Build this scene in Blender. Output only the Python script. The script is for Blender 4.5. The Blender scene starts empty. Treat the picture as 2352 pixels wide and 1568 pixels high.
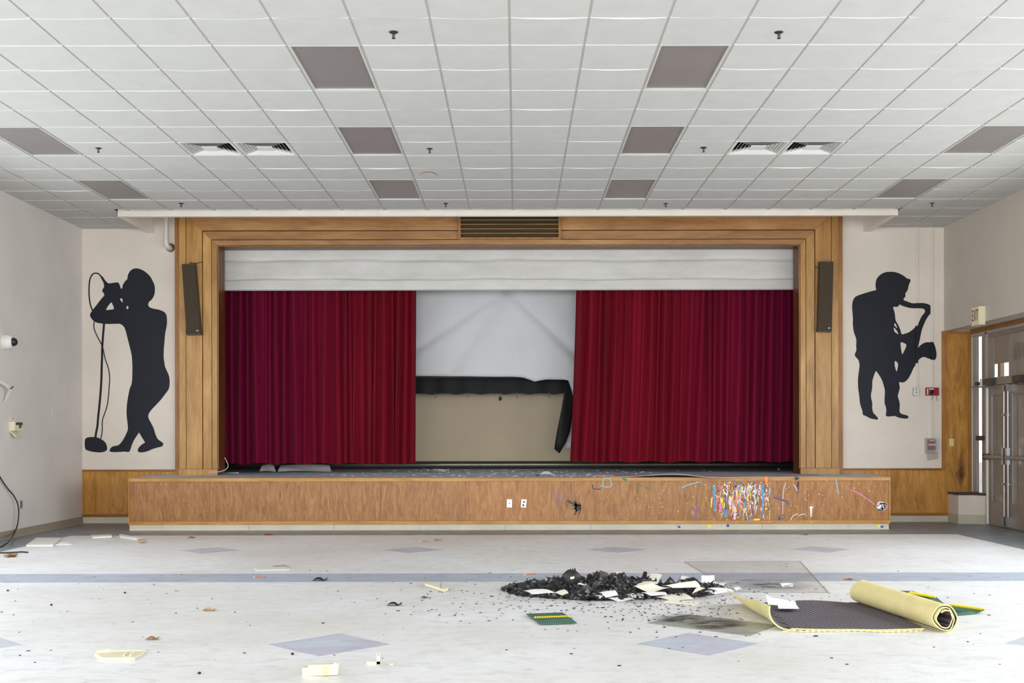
import bpy, bmesh, math, random
from mathutils import Vector, Matrix, noise as mnoise
from mathutils.geometry import tessellate_polygon

S = bpy.context.scene
COL = S.collection
random.seed(7)

# ------------------------------------------------------------------ camera
F, CX, CY, HZ, ROLL = 2591.0, 1186.0, 995.0, 1.379, 0.0017
cam = bpy.data.cameras.new('camera')
cam.sensor_fit = 'HORIZONTAL'
cam.sensor_width = 36.0
cam.lens = 36.0 * F / 2352.0
cam.shift_x = -(CX - 1176.0) / 2352.0
cam.shift_y = (CY - 784.0) / 2352.0
cam.clip_end = 200
camo = bpy.data.objects.new('camera', cam)
COL.objects.link(camo)
camo.location = (0, 0, HZ)
camo.rotation_euler = (math.pi / 2, ROLL, 0)
S.camera = camo

# ------------------------------------------------------------------ world, lights, exposure
w = bpy.data.worlds.new('overcast_sky')
S.world = w
w.use_nodes = True
w.node_tree.nodes['Background'].inputs[0].default_value = (0.86, 0.93, 1.0, 1)
w.node_tree.nodes['Background'].inputs[1].default_value = 2.2


def area(name, loc, rot, sx, sy, power, color):
    l = bpy.data.lights.new(name, 'AREA')
    l.shape = 'RECTANGLE'
    l.size, l.size_y = sx, sy
    l.energy = power
    l.color = color
    o = bpy.data.objects.new(name, l)
    COL.objects.link(o)
    o.location = loc
    o.rotation_euler = rot
    return o


# daylight through unseen right-hand and rear windows, plus an added left band
T = math.radians(16)                    # sky light falls slightly downwards
area('daylight_side_windows', (6.95, 5.5, 2.3), (0, math.pi / 2 - T, 0), 2.5, 16.5, 470, (0.92, 0.96, 1.0))  # unseen window band, lengthened to lift the stage end
area('daylight_rear_windows', (0, -6.35, 2.35), (math.pi / 2 - T * .4, 0, 0), 11.0, 2.7, 950, (1.0, 0.975, 0.94))
area('fill_light_left', (-7.05, 5.5, 2.3), (0, -math.pi / 2 + T, 0), 2.5, 16.5, 265, (0.92, 0.96, 1.0))  # fill light added on the left to lift the stage end

vs = S.view_settings
vs.view_transform = 'Standard'
vs.look = 'None'
vs.gamma = 1.0
vs.use_curve_mapping = False
vs.exposure = 0.12


# ------------------------------------------------------------------ helpers: pixel geometry
def derot(px, py):
    return px - ROLL * (py - CY), py + ROLL * (px - CX)


def P(px, py, Y):                      # point at depth Y
    x, y = derot(px, py)
    return Vector(((x - CX) * Y / F, Y, HZ - (y - CY) * Y / F))


def FL(px, py, z=0.0):                 # point at height z
    x, y = derot(px, py)
    Y = (HZ - z) * F / (y - CY)
    return Vector(((x - CX) * Y / F, Y, z))


def PX(px, py, X):                     # point on the plane x = X
    x, y = derot(px, py)
    Y = X * F / (x - CX)
    return Vector((X, Y, HZ - (y - CY) * Y / F))


def lin(c):
    return tuple((v / 255 / 12.92) if v / 255 <= 0.04045 else ((v / 255 + 0.055) / 1.055) ** 2.4 for v in c)


# ------------------------------------------------------------------ helpers: mesh
class MB:
    def __init__(s):
        s.v, s.f, s.m, s.sm = [], [], [], []

    def add(s, verts, faces, mi=0, smooth=False):
        b = len(s.v)
        s.v += [Vector(v) for v in verts]
        for f in faces:
            s.f.append([b + i for i in f])
            s.m.append(mi)
            s.sm.append(smooth)
        return s

    def box(s, x0, x1, y0, y1, z0, z1, mi=0):
        v = [(x, y, z) for x in (x0, x1) for y in (y0, y1) for z in (z0, z1)]
        return s.add(v, [(0, 1, 3, 2), (4, 6, 7, 5), (0, 4, 5, 1), (2, 3, 7, 6), (0, 2, 6, 4), (1, 5, 7, 3)], mi)

    def obox(s, c, sx, sy, sz, M, mi=0):
        v = [M @ Vector((x * sx / 2, y * sy / 2, z * sz / 2)) + Vector(c) for x in (-1, 1) for y in (-1, 1) for z in (-1, 1)]
        return s.add(v, [(0, 1, 3, 2), (4, 6, 7, 5), (0, 4, 5, 1), (2, 3, 7, 6), (0, 2, 6, 4), (1, 5, 7, 3)], mi)

    def prism(s, pts, off, mi=0):       # polygon extruded along the vector off
        n = len(pts)
        off = Vector(off)
        a = [Vector(p) for p in pts]
        v = a + [p + off for p in a]
        tri = tessellate_polygon([a])
        f = [tuple(t) for t in tri] + [tuple(n + i for i in reversed(t)) for t in tri]
        f += [(i, (i + 1) % n, n + (i + 1) % n, n + i) for i in range(n)]
        return s.add(v, f, mi)

    def tube(s, pts, r, n=8, mi=0, caps=True):
        pts = [Vector(p) for p in pts]
        rings = []
        up = None
        for i, p in enumerate(pts):
            d = (pts[min(i + 1, len(pts) - 1)] - pts[max(i - 1, 0)]).normalized()
            if up is None:
                up = d.orthogonal().normalized()
            up = (up - d * up.dot(d)).normalized()
            q = d.cross(up)
            rr = r[i] if isinstance(r, (list, tuple)) else r
            rings.append([p + (up * math.cos(a) + q * math.sin(a)) * rr for a in [2 * math.pi * k / n for k in range(n)]])
        v = [x for ring in rings for x in ring]
        f = [(i * n + k, i * n + (k + 1) % n, (i + 1) * n + (k + 1) % n, (i + 1) * n + k) for i in range(len(pts) - 1) for k in range(n)]
        s.add(v, f, mi, True)
        if caps:
            s.add(rings[0], [tuple(range(n - 1, -1, -1))], mi)
            s.add(rings[-1], [tuple(range(n))], mi)
        return s

    def lathe(s, prof, c, ax=(0, 0, 1), n=20, mi=0, smooth=True):   # prof: (radius, along-axis)
        ax = Vector(ax).normalized()
        u = ax.orthogonal().normalized()
        q = ax.cross(u)
        c = Vector(c)
        v = [c + ax * h + (u * math.cos(2 * math.pi * k / n) + q * math.sin(2 * math.pi * k / n)) * max(r, 1e-4) for r, h in prof for k in range(n)]
        f = [(i * n + k, i * n + (k + 1) % n, (i + 1) * n + (k + 1) % n, (i + 1) * n + k) for i in range(len(prof) - 1) for k in range(n)]
        return s.add(v, f, mi, smooth)

    def grid(s, fn, nu, nv, mi=0, smooth=True):
        v = [fn(i / nu, j / nv) for i in range(nu + 1) for j in range(nv + 1)]
        f = [(i * (nv + 1) + j, (i + 1) * (nv + 1) + j, (i + 1) * (nv + 1) + j + 1, i * (nv + 1) + j + 1) for i in range(nu) for j in range(nv)]
        return s.add(v, f, mi, smooth)

    def sheet(s, fn, nu, nv, th, mi=0, mi2=None, smooth=True):      # a grid with thickness th (along -normal)
        P0 = [[Vector(fn(i / nu, j / nv)) for j in range(nv + 1)] for i in range(nu + 1)]
        Q = []
        for i in range(nu + 1):
            row = []
            for j in range(nv + 1):
                du = P0[min(i + 1, nu)][j] - P0[max(i - 1, 0)][j]
                dv = P0[i][min(j + 1, nv)] - P0[i][max(j - 1, 0)]
                nn = du.cross(dv)
                nn = nn.normalized() if nn.length > 1e-12 else Vector((0, 0, 1))
                row.append(P0[i][j] - nn * th)
            Q.append(row)
        w_ = nv + 1
        g = [(i * w_ + j, (i + 1) * w_ + j, (i + 1) * w_ + j + 1, i * w_ + j + 1) for i in range(nu) for j in range(nv)]
        s.add([p for r in P0 for p in r], g, mi, smooth)
        s.add([p for r in Q for p in r], [tuple(reversed(f)) for f in g], mi if mi2 is None else mi2, smooth)
        e = [(i, 0) for i in range(nu)] + [(nu, j) for j in range(nv)] + [(i, nv) for i in range(nu, 0, -1)] + [(0, j) for j in range(nv, 0, -1)]
        n = len(e)
        s.add([P0[i][j] for i, j in e] + [Q[i][j] for i, j in e],
              [(k, n + k, n + (k + 1) % n, (k + 1) % n) for k in range(n)], mi if mi2 is None else mi2)
        return s


def mesh_of(name, mb, mats, off=(0, 0, 0)):
    me = bpy.data.meshes.new(name)
    off = Vector(off)
    me.from_pydata([tuple(v - off) for v in mb.v], [], mb.f)
    for m in (mats if isinstance(mats, (list, tuple)) else [mats]):
        me.materials.append(m)
    me.polygons.foreach_set('material_index', mb.m)
    me.polygons.foreach_set('use_smooth', mb.sm)
    bm = bmesh.new()
    bm.from_mesh(me)
    bmesh.ops.recalc_face_normals(bm, faces=bm.faces)
    bm.to_mesh(me)
    bm.free()
    me.update()
    return me


def wloc(o):
    p = Vector((0, 0, 0))
    while o is not None:
        p += o.location
        o = o.parent
    return p


def put(o, label=None, cat=None, group=None, kind=None):
    if label:
        o['label'] = label
    if cat:
        o['category'] = cat
    if group:
        o['group'] = group
    if kind:
        o['kind'] = kind
    return o


def obj(name, mb, mats, parent=None, label=None, cat=None, group=None, kind=None):
    """one mesh object; a top-level one gets its origin at the middle of its base"""
    if parent is not None:
        o = bpy.data.objects.new(name, mesh_of(name, mb, mats, wloc(parent)))
        o.parent = parent
    else:
        xs, ys, zs = [[v[k] for v in mb.v] for k in range(3)]
        c = Vector(((min(xs) + max(xs)) / 2, (min(ys) + max(ys)) / 2, min(zs)))
        if kind == 'structure':
            c = Vector((0, 0, 0))
        o = bpy.data.objects.new(name, mesh_of(name, mb, mats, c))
        o.location = c
    COL.objects.link(o)
    return put(o, label, cat, group, kind)


def thing(name, loc, label=None, cat=None, group=None, kind=None):
    o = bpy.data.objects.new(name, None)
    o.empty_display_size = 0.1
    COL.objects.link(o)
    o.location = loc
    return put(o, label, cat, group, kind)


def copy_tree(o, parent=None):
    c = o.copy()
    COL.objects.link(c)
    c.parent = parent
    for ch in list(o.children):
        copy_tree(ch, c)
    return c


# ------------------------------------------------------------------ helpers: materials
class NT:
    def __init__(s, name):
        s.mat = bpy.data.materials.new(name)
        s.mat.use_nodes = True
        s.t = s.mat.node_tree
        s.b = s.t.nodes['Principled BSDF']

    def n(s, typ, **kw):
        nd = s.t.nodes.new(typ)
        for k, v in kw.items():
            setattr(nd, k, v)
        return nd

    def l(s, a, b):
        s.t.links.new(a, b)

    def coords(s, scale=(1, 1, 1), rnd=True, world=False):
        tc = s.n('ShaderNodeTexCoord')
        out = tc.outputs['Object']
        if world:
            out = s.n('ShaderNodeNewGeometry').outputs['Position']
        if rnd:
            oi = s.n('ShaderNodeObjectInfo')
            mul = s.n('ShaderNodeMath', operation='MULTIPLY')
            s.l(oi.outputs['Random'], mul.inputs[0])
            mul.inputs[1].default_value = 37.0
            ad = s.n('ShaderNodeVectorMath', operation='ADD')
            s.l(out, ad.inputs[0])
            s.l(mul.outputs[0], ad.inputs[1])
            out = ad.outputs[0]
        mp = s.n('ShaderNodeMapping')
        mp.inputs['Scale'].default_value = scale
        s.l(out, mp.inputs['Vector'])
        return mp.outputs[0]

    def noise(s, vec, scale, detail=4, rough=0.55, dist=0.0):
        nz = s.n('ShaderNodeTexNoise')
        nz.inputs['Scale'].default_value = scale
        nz.inputs['Detail'].default_value = detail
        nz.inputs['Roughness'].default_value = rough
        nz.inputs['Distortion'].default_value = dist
        s.l(vec, nz.inputs['Vector'])
        return nz.outputs['Fac']

    def ramp(s, fac, stops):
        r = s.n('ShaderNodeValToRGB')
        while len(r.color_ramp.elements) < len(stops):
            r.color_ramp.elements.new(0.5)
        for e, (p, c) in zip(r.color_ramp.elements, stops):
            e.position = p
            e.color = tuple(c) + (1,) if len(c) == 3 else c
        s.l(fac, r.inputs[0])
        return r.outputs[0]

    def mix(s, fac, a, b, mode='MIX'):
        m = s.n('ShaderNodeMix', data_type='RGBA', blend_type=mode)
        for i, x in ((0, fac), (6, a), (7, b)):
            if hasattr(x, 'is_output'):
                s.l(x, m.inputs[i])
            elif i == 0:
                m.inputs[0].default_value = x
            else:
                m.inputs[i].default_value = tuple(x) + (1,)
        return m.outputs[2]

    def bump(s, h, strength=0.2, dist=0.01):
        b = s.n('ShaderNodeBump')
        b.inputs['Strength'].default_value = strength
        b.inputs['Distance'].default_value = dist
        s.l(h, b.inputs['Height'])
        s.l(b.outputs[0], s.b.inputs['Normal'])

    def fin(s, col=None, rough=0.6, metal=0.0, spec=0.5):
        if col is not None:
            if hasattr(col, 'is_output'):
                s.l(col, s.b.inputs['Base Color'])
            else:
                s.b.inputs['Base Color'].default_value = tuple(col) + (1,)
        s.b.inputs['Roughness'].default_value = rough
        s.b.inputs['Metallic'].default_value = metal
        s.b.inputs['Specular IOR Level'].default_value = spec
        return s.mat


def mplain(name, c, rough=0.6, metal=0.0, var=0.08, scale=6.0, bump=0.0, spec=0.5, world=False):
    t = NT(name)
    c = lin(c)
    v = t.coords(rnd=not world, world=world)
    f = t.noise(v, scale, 4)
    col = t.ramp(f, [(0.3, [x * (1 - var) for x in c]), (0.7, [min(1, x * (1 + var)) for x in c])])
    if bump:
        t.bump(t.noise(v, scale * 12, 2), bump, 0.004)
    return t.fin(col, rough, metal, spec)


def mwood(name, dark, mid, light, grain='Z', rough=0.42, stretch=14.0, sc=1.0, figure=1.6, gd=0.6):
    t = NT(name)
    st = {'Z': (stretch, stretch, 1.0), 'X': (1.0, stretch, stretch), 'Y': (stretch, 1.0, stretch)}[grain]
    st2 = {'Z': (5, 5, 1.0), 'X': (1.0, 5, 5), 'Y': (5, 1.0, 5)}[grain]
    v = t.coords(st)
    v2 = t.coords(st2)
    fine = t.noise(v, 3.2 * sc, 6, 0.65, 0.4)
    fig = t.noise(v2, 0.75 * sc, 4, 0.6, figure)
    a = t.ramp(fig, [(0.28, lin(dark)), (0.5, lin(mid)), (0.74, lin(light))])
    g = t.ramp(fine, [(0.3, (gd, gd - .05, gd - .1)), (0.62, (1.05, 1.05, 1.05))])
    col = t.mix(0.6, a, g, 'MULTIPLY')
    oi = t.n('ShaderNodeObjectInfo')
    tone = t.ramp(oi.outputs['Random'], [(0.0, (0.86, 0.85, 0.84)), (1.0, (1.08, 1.06, 1.04))])
    col = t.mix(1.0, col, tone, 'MULTIPLY')
    t.bump(fine, 0.08, 0.002)
    return t.fin(col, rough)


# walls: matt paint with faint roller mottling and scuffs
def mwall(name, c, scuff=0.5):
    t = NT(name)
    v = t.coords(rnd=False, world=True)
    c = lin(c)
    f = t.noise(v, 0.9, 4, 0.6)
    col = t.ramp(f, [(0.3, [x * 0.93 for x in c]), (0.7, [min(1, x * 1.05) for x in c])])
    sp = t.noise(v, 26, 2, 0.5)
    m = t.ramp(sp, [(0.735, (0, 0, 0)), (0.77, (1, 1, 1))])
    mm = t.n('ShaderNodeMath', operation='MULTIPLY')
    t.l(m, mm.inputs[0])
    mm.inputs[1].default_value = scuff
    col = t.mix(mm.outputs[0], col, [x * 0.55 for x in c])
    t.bump(t.noise(v, 160, 2), 0.12, 0.002)
    return t.fin(col, 0.7, 0, 0.3)


M = {}
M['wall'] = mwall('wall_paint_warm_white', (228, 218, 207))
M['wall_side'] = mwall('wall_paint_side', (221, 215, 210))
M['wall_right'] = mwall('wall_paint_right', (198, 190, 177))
M['ceiling_tile'] = mplain('ceiling_tile_mineral', (200, 199, 194), 0.9, var=0.03, scale=5, bump=0.25, spec=0.15)
M['tile_edge_lit'] = mplain('ceiling_tile_lit_edge', (240, 239, 236), 0.8, var=0.03)  # brighter than the tile: light on the cross edges put into the colour
M['tee'] = mplain('tee_white_metal', (205, 204, 198), 0.5, var=0.05)
M['plenum'] = mplain('plenum_grey', (120, 118, 112), 0.9)
M['white_trim'] = mplain('white_painted_trim', (232, 224, 212), 0.5, var=0.03)
M['lens'] = mplain('troffer_lens_grey', (138, 132, 129), 0.35, var=0.04, scale=3)
M['vent_white'] = mplain('diffuser_white', (222, 220, 215), 0.45, var=0.03)
M['vent_shade'] = mplain('vent_shade_dark', (62, 60, 56), 0.9, var=0.2)  # shade between the louvers, put into the colour of their upper faces
M['black_void'] = mplain('dark_void', (22, 21, 20), 0.9)
M['bronze'] = mplain('sprinkler_bronze', (72, 66, 60), 0.4, 0.7)
M['prosc'] = mwood('proscenium_wood', (164, 116, 58), (190, 144, 80), (208, 166, 100), 'Z', figure=0.8)
M['prosc_x'] = mwood('proscenium_wood_lintel', (150, 101, 56), (177, 129, 78), (197, 152, 100), 'X', figure=0.8)
M['prosc_edge'] = mwood('proscenium_edge_wood', (140, 92, 40), (164, 114, 56), (182, 134, 74), 'Z', figure=0.8)
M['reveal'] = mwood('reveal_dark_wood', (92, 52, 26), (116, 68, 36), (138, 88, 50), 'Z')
M['ply'] = mwood('fascia_plywood', (136, 87, 42), (166, 114, 60), (188, 138, 82), 'Z', 0.4, 3.0, 4.0, 1.6, 0.72)
M['wains'] = mwood('wainscot_plywood', (166, 112, 42), (196, 140, 62), (212, 160, 84), 'Z', 0.35, 5.0, 1.8, 1.8)
M['nosing'] = mwood('stage_nosing_wood', (168, 116, 48), (192, 140, 66), (212, 164, 90), 'X', 0.4)
M['rail'] = mwood('rail_wood', (124, 78, 34), (150, 100, 48), (172, 120, 62), 'X', 0.4)
M['cove'] = mplain('cove_base_greige', (196, 190, 172), 0.45, var=0.08, scale=3)
M['cove_tan'] = mplain('cove_base_tan', (158, 146, 132), 0.5, var=0.08)
M['base_metal'] = mplain('stage_base_dark_metal', (120, 118, 108), 0.3, 0.8)
M['mural'] = mplain('mural_black_paint', (25, 28, 39), 0.55, var=0.12, scale=3, spec=0.3)
M['stage_back'] = mwall('stage_back_wall_beige', (216, 199, 171), 0.2)
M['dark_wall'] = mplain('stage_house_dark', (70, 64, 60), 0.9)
M['screen'] = mplain('projection_screen_white', (206, 208, 210), 0.6, var=0.03, scale=2)
M['screen_back'] = mplain('screen_black_backing', (10, 10, 12), 0.7)
M['teaser'] = mplain('black_drape', (18, 18, 22), 0.7, var=0.2)
M['speaker'] = mplain('speaker_brown_grille', (66, 54, 40), 0.85, var=0.1, scale=40)
M['pipe'] = mplain('pipe_white', (218, 214, 208), 0.4, var=0.03)
M['chrome'] = mplain('chrome', (210, 210, 212), 0.18, 1.0, var=0.03)
M['alum'] = mplain('aluminium_bar', (188, 190, 192), 0.32, 0.9, var=0.05)
M['steel_plate'] = mplain('steel_plate', (200, 202, 204), 0.35, 0.6, var=0.05)
M['plastic_white'] = mplain('plastic_white', (228, 226, 220), 0.4, var=0.03)
M['plastic_cream'] = mplain('plastic_cream', (228, 219, 190), 0.42, var=0.03)
M['almond'] = mplain('almond_plate', (226, 204, 158), 0.45, var=0.03)
M['black_plastic'] = mplain('black_plastic', (26, 26, 28), 0.35)
M['red'] = mplain('alarm_red', (142, 26, 34), 0.4, var=0.1)
M['metal_door'] = mplain('door_bronze_paint', (150, 136, 124), 0.45, 0.2, var=0.1, scale=4)
M['metal_frame'] = mplain('door_frame_grey_paint', (176, 166, 158), 0.45, 0.1, var=0.1, scale=4)
M['metal_dark'] = mplain('dark_metal', (78, 72, 68), 0.45, 0.4)
M['sill'] = mplain('dark_sill', (62, 56, 54), 0.5)
M['plywood_out'] = mwood('hoarding_plywood', (150, 120, 90), (176, 146, 112), (196, 168, 134), 'Z', 0.7)
M['cable'] = mplain('cable_black', (44, 44, 48), 0.5)
M['paper'] = mplain('paper_white', (244, 243, 240), 0.8, var=0.04)
M['paper_cream'] = mplain('paper_cream', (238, 232, 216), 0.8, var=0.06)
M['char'] = mplain('charred_paper', (36, 35, 37), 0.75, var=0.45, scale=18, bump=0.5)
M['char_ball'] = mplain('charred_plastic', (38, 36, 35), 0.5, var=0.3, scale=14, bump=0.4)
M['foam'] = mplain('carpet_foam_backing', (226, 212, 152), 0.9, var=0.06, scale=9, bump=0.3)
M['green'] = mplain('workbook_green', (52, 96, 76), 0.4, var=0.12)
M['green_dark'] = mplain('workbook_green_inner', (66, 108, 90), 0.45, var=0.12)
M['yellow'] = mplain('comb_yellow', (244, 220, 40), 0.4, var=0.05)
M['brown_leaf'] = mplain('leaf_brown', (150, 104, 62), 0.8, var=0.25)
M['pencil'] = mplain('pencil_orange', (206, 106, 66), 0.5)
M['red_scrap'] = mplain('scrap_red', (178, 52, 60), 0.8)
M['cardboard'] = mplain('board_tan', (196, 160, 112), 0.8)
M['foil'] = mplain('foil_crumple', (176, 172, 166), 0.35, 0.5)
M['slat'] = mplain('slat_olive_brown', (96, 78, 44), 0.6, var=.15)
M['lexit'] = mplain('exit_sign_cream', (236, 226, 190), 0.4, var=0.03)
M['lexit_txt'] = mplain('exit_letters_dark_red', (120, 50, 44), 0.5)

# curtain velvet
t = NT('curtain_velvet')
v = t.coords((3, 3, 0.35), rnd=False)
f = t.noise(v, 1.2, 3)
col = t.ramp(f, [(0.3, lin((108, 6, 28))), (0.7, lin((128, 16, 34)))])
sx = t.n('ShaderNodeSeparateXYZ')
tc = t.n('ShaderNodeNewGeometry')
t.l(tc.outputs['Position'], sx.inputs[0])
ab = t.n('ShaderNodeMath', operation='ABSOLUTE')
t.l(sx.outputs[0], ab.inputs[0])
mr = t.n('ShaderNodeMapRange')
t.l(ab.outputs[0], mr.inputs[0])
mr.inputs[1].default_value, mr.inputs[2].default_value = 2.3, 4.4
mr.inputs[4].default_value = 0.8
col = t.mix(mr.outputs[0], col, lin((104, 4, 52)))  # purple cast towards the outer edges, put into the fabric colour
t.bump(t.noise(t.coords(), 220, 2), 0.2, 0.002)
M['velvet'] = t.fin(col, 0.75, 0, 0.12)
t.b.inputs['Sheen Weight'].default_value = 0.10
t.b.inputs['Sheen Roughness'].default_value = 0.4
t.b.inputs['Sheen Tint'].default_value = (0.9, 0.45, 0.5, 1)

# valance fabric: dirty white canvas
t = NT('valance_canvas')
v = t.coords((1, 1, 3), rnd=True)
a = t.ramp(t.noise(v, 1.3, 5, 0.6), [(0.3, lin((202, 201, 196))), (0.7, lin((222, 221, 217)))])
s2 = t.ramp(t.noise(v, 7, 5, 0.7), [(0.60, (1, 1, 1)), (0.80, (0.72, 0.71, 0.69))])
col = t.mix(0.8, a, s2, 'MULTIPLY')
M['canvas'] = t.fin(col, 0.85, 0, 0.2)


# floor: streaked vinyl tile
def mfloor(name, base, base2, streak, dirt, tint=None, rough=0.36):
    t = NT(name)
    v = t.coords((1.0, 1.0, 1.0), rnd=False, world=True)
    vs_ = t.coords((1.0, 1.7, 1.0), rnd=False, world=True)
    big = t.noise(v, 0.55, 4, 0.6)
    col = t.ramp(big, [(0.32, lin(base2)), (0.62, lin(base))])
    if tint:
        tn = t.ramp(t.noise(vs_, 1.6, 3, 0.5, 0.6), [(0.42, (0, 0, 0)), (0.62, (1, 1, 1))])
        col = t.mix(tn, col, lin(tint))
    s1 = t.noise(vs_, 4.5, 7, 0.72, 0.5)
    col = t.mix(t.ramp(s1, [(0.48, (0, 0, 0)), (0.74, (1, 1, 1))]), col, lin(streak))
    s3 = t.noise(t.coords((1.0, 2.2, 1.0), rnd=False, world=True), 9.0, 5, 0.7)
    col = t.mix(t.ramp(s3, [(0.58, (0, 0, 0)), (0.76, (0.8, 0.8, 0.8))]), col, lin(dirt))
    s2 = t.noise(v, 34, 3, 0.6)
    col = t.mix(t.ramp(s2, [(0.735, (0, 0, 0)), (0.79, (0.7, 0.7, 0.7))]), col, lin((120, 116, 108)))
    rr = t.ramp(s1, [(0.3, (rough - 0.06,) * 3), (0.7, (rough + 0.16,) * 3)])
    m = t.fin(col, rough, 0, 0.35)
    t.l(rr, t.b.inputs['Roughness'])
    t.bump(s1, 0.05, 0.002)
    return m


M['floor'] = mfloor('floor_vinyl_beige', (236, 237, 239), (220, 218, 213), (202, 201, 199), (166, 163, 158))
M['floor_blue'] = mfloor('floor_vinyl_blue_grey', (184, 192, 207), (168, 178, 192), (148, 156, 170), (122, 128, 138))
M['floor_border'] = mfloor('floor_vinyl_border', (138, 144, 150), (124, 130, 134), (112, 116, 118), (90, 92, 94))
M['floor_diamond'] = mfloor('floor_vinyl_diamond', (198, 207, 217), (184, 192, 204), (164, 172, 184), (138, 144, 152), (196, 190, 206))
M['deck'] = mfloor('stage_deck_grey', (206, 216, 232), (178, 186, 198), (138, 144, 154), (100, 98, 98), None, 0.55)
M['deck_peel'] = mplain('deck_sheet_peeling', (178, 170, 170), 0.6, var=0.2, scale=3)

# ribbed carpet
t = NT('carpet_ribbed_grey')
v = t.coords((1, 1, 1), rnd=False)
wv = t.n('ShaderNodeTexWave', wave_type='BANDS', bands_direction='DIAGONAL')
mp = t.n('ShaderNodeMapping')
mp.inputs['Rotation'].default_value = (0, 0, math.radians(35))
t.l(v, mp.inputs['Vector'])
t.l(mp.outputs[0], wv.inputs['Vector'])
wv.inputs['Scale'].default_value = 13
wv.inputs['Distortion'].default_value = 0.6
wv.inputs['Detail'].default_value = 2
a = t.ramp(wv.outputs['Fac'], [(0.25, lin((66, 62, 66))), (0.75, lin((132, 126, 132)))])
br = t.ramp(t.noise(v, 2.2, 3), [(0.5, (0, 0, 0)), (0.7, (0.5, 0.5, 0.5))])
col = t.mix(br, a, lin((104, 84, 78)))
t.bump(wv.outputs['Fac'], 0.5, 0.004)
M['carpet'] = t.fin(col, 0.95, 0, 0.1)


# dusty glass
def mglass(name, dust, tint, mixv):
    t = NT(name)
    out = t.t.nodes['Material Output']
    tr = t.n('ShaderNodeBsdfTransparent')
    tr.inputs[0].default_value = tuple(tint) + (1,)
    gl = t.n('ShaderNodeBsdfGlossy')
    gl.inputs['Roughness'].default_value = 0.05
    df = t.n('ShaderNodeBsdfDiffuse')
    df.inputs[0].default_value = tuple(lin(dust)) + (1,)
    m1 = t.n('ShaderNodeMixShader')
    v = t.coords(rnd=False)
    r = t.ramp(t.noise(v, 3.0, 4), [(0.3, (mixv * 0.6,) * 3), (0.7, (mixv * 1.3,) * 3)])
    t.l(r, m1.inputs[0])
    t.l(tr.outputs[0], m1.inputs[1])
    t.l(df.outputs[0], m1.inputs[2])
    m2 = t.n('ShaderNodeMixShader')
    m2.inputs[0].default_value = 0.07
    t.l(m1.outputs[0], m2.inputs[1])
    t.l(gl.outputs[0], m2.inputs[2])
    t.l(m2.outputs[0], out.inputs['Surface'])
    return t.mat


M['glass'] = mglass('glass_dusty', (196, 184, 170), (0.95, 0.96, 0.97), 0.22)
M['clear_sheet'] = mglass('plastic_sheet_clear', (205, 204, 200), (0.985, 0.985, 0.985), 0.03)
M['clear_cover'] = mglass('plastic_cover_clear', (214, 210, 204), (0.96, 0.96, 0.96), 0.14)

# scorched sheet
t = NT('scorched_sheet')
v = t.coords((1.2, 2.0, 1), rnd=False)
a = t.ramp(t.noise(v, 2.0, 5, 0.6, 0.8), [(0.25, lin((110, 106, 98))), (0.42, lin((148, 150, 140))), (0.7, lin((172, 180, 172)))])
b = t.ramp(t.noise(v, 5.0, 4, 0.6), [(0.62, (0, 0, 0)), (0.72, (0.7, 0.7, 0.7))])
M['scorch'] = t.fin(t.mix(b, a, lin((112, 80, 62))), 0.35, 0, 0.4)

def msmudge(name, c, plane, scale=4.0, dens=1.0, stretch=(1, 1, 1), rough=.7):
    t = NT(name)
    out = t.t.nodes['Material Output']
    g = t.n('ShaderNodeTexCoord').outputs['Generated']
    sb = t.n('ShaderNodeVectorMath', operation='SUBTRACT')
    t.l(g, sb.inputs[0])
    sb.inputs[1].default_value = (.5, .5, .5)
    ml = t.n('ShaderNodeVectorMath', operation='MULTIPLY')
    t.l(sb.outputs[0], ml.inputs[0])
    ml.inputs[1].default_value = plane
    ln = t.n('ShaderNodeVectorMath', operation='LENGTH')
    t.l(ml.outputs[0], ln.inputs[0])
    fo = t.ramp(ln.outputs['Value'], [(0.25, (1, 1, 1)), (0.95, (0, 0, 0))])
    nz = t.ramp(t.noise(t.coords(stretch, rnd=False, world=True), scale, 6, .7), [(.40, (0, 0, 0)), (.64, (dens, dens, dens))])
    al = t.mix(1.0, fo, nz, 'MULTIPLY')
    t.fin(lin(c), rough, 0, .2)
    t.l(al, t.b.inputs['Alpha'])
    return t.mat


# ------------------------------------------------------------------ dimensions
XL, XR = -6.72, 6.625                     # side walls
YB = 17.47                                # back wall face
YR = -6.0                                 # rear wall face
ZC = 4.556                                # ceiling
XD, YD0 = 7.1, 14.6                       # door recess plane and near end
ZH = 2.95                                 # underside of door recess header
SC = -0.1135                              # centre of the stage opening
SX0, SX1, SY, SZ = -5.53, 5.335, 16.1, 0.748   # stage apron
OPX, OPZ = 4.47, 4.267                    # half width and top of opening
YST = 20.2                                # stage back wall

# ------------------------------------------------------------------ structure: walls
m = MB().box(XL - 0.15, XL, 13.9, YST + 0.2, -0.2, 5.8).box(XL - .15, XL, YR, -3.0, -.2, 5.8)
m.box(XL - .15, XL, -3.0, 13.9, -.2, .95).box(XL - .15, XL, -3.0, 13.9, 3.45, 5.8)
wall_left = obj('wall_left', m, M['wall_side'], kind='structure', label='long plain pale grey side wall on the left')

m = MB()
m.box(XR, XR + 0.12, YD0, YB + 0.3, ZH, 5.8)                # header over the recess
m.box(XR, XR + 0.15, 14.0, YD0, -0.2, 5.8)
m.box(XR, XR + 0.15, YR, -5.0, -0.2, 5.8)
m.box(XR, XR + 0.15, -5.0, 14.0, -0.2, 0.95)
m.box(XR, XR + 0.15, -5.0, 14.0, 3.45, 5.8)
wall_right = obj('wall_right', m, M['wall_right'], kind='structure', label='plain grey side wall on the right above the glazed doors')

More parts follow.
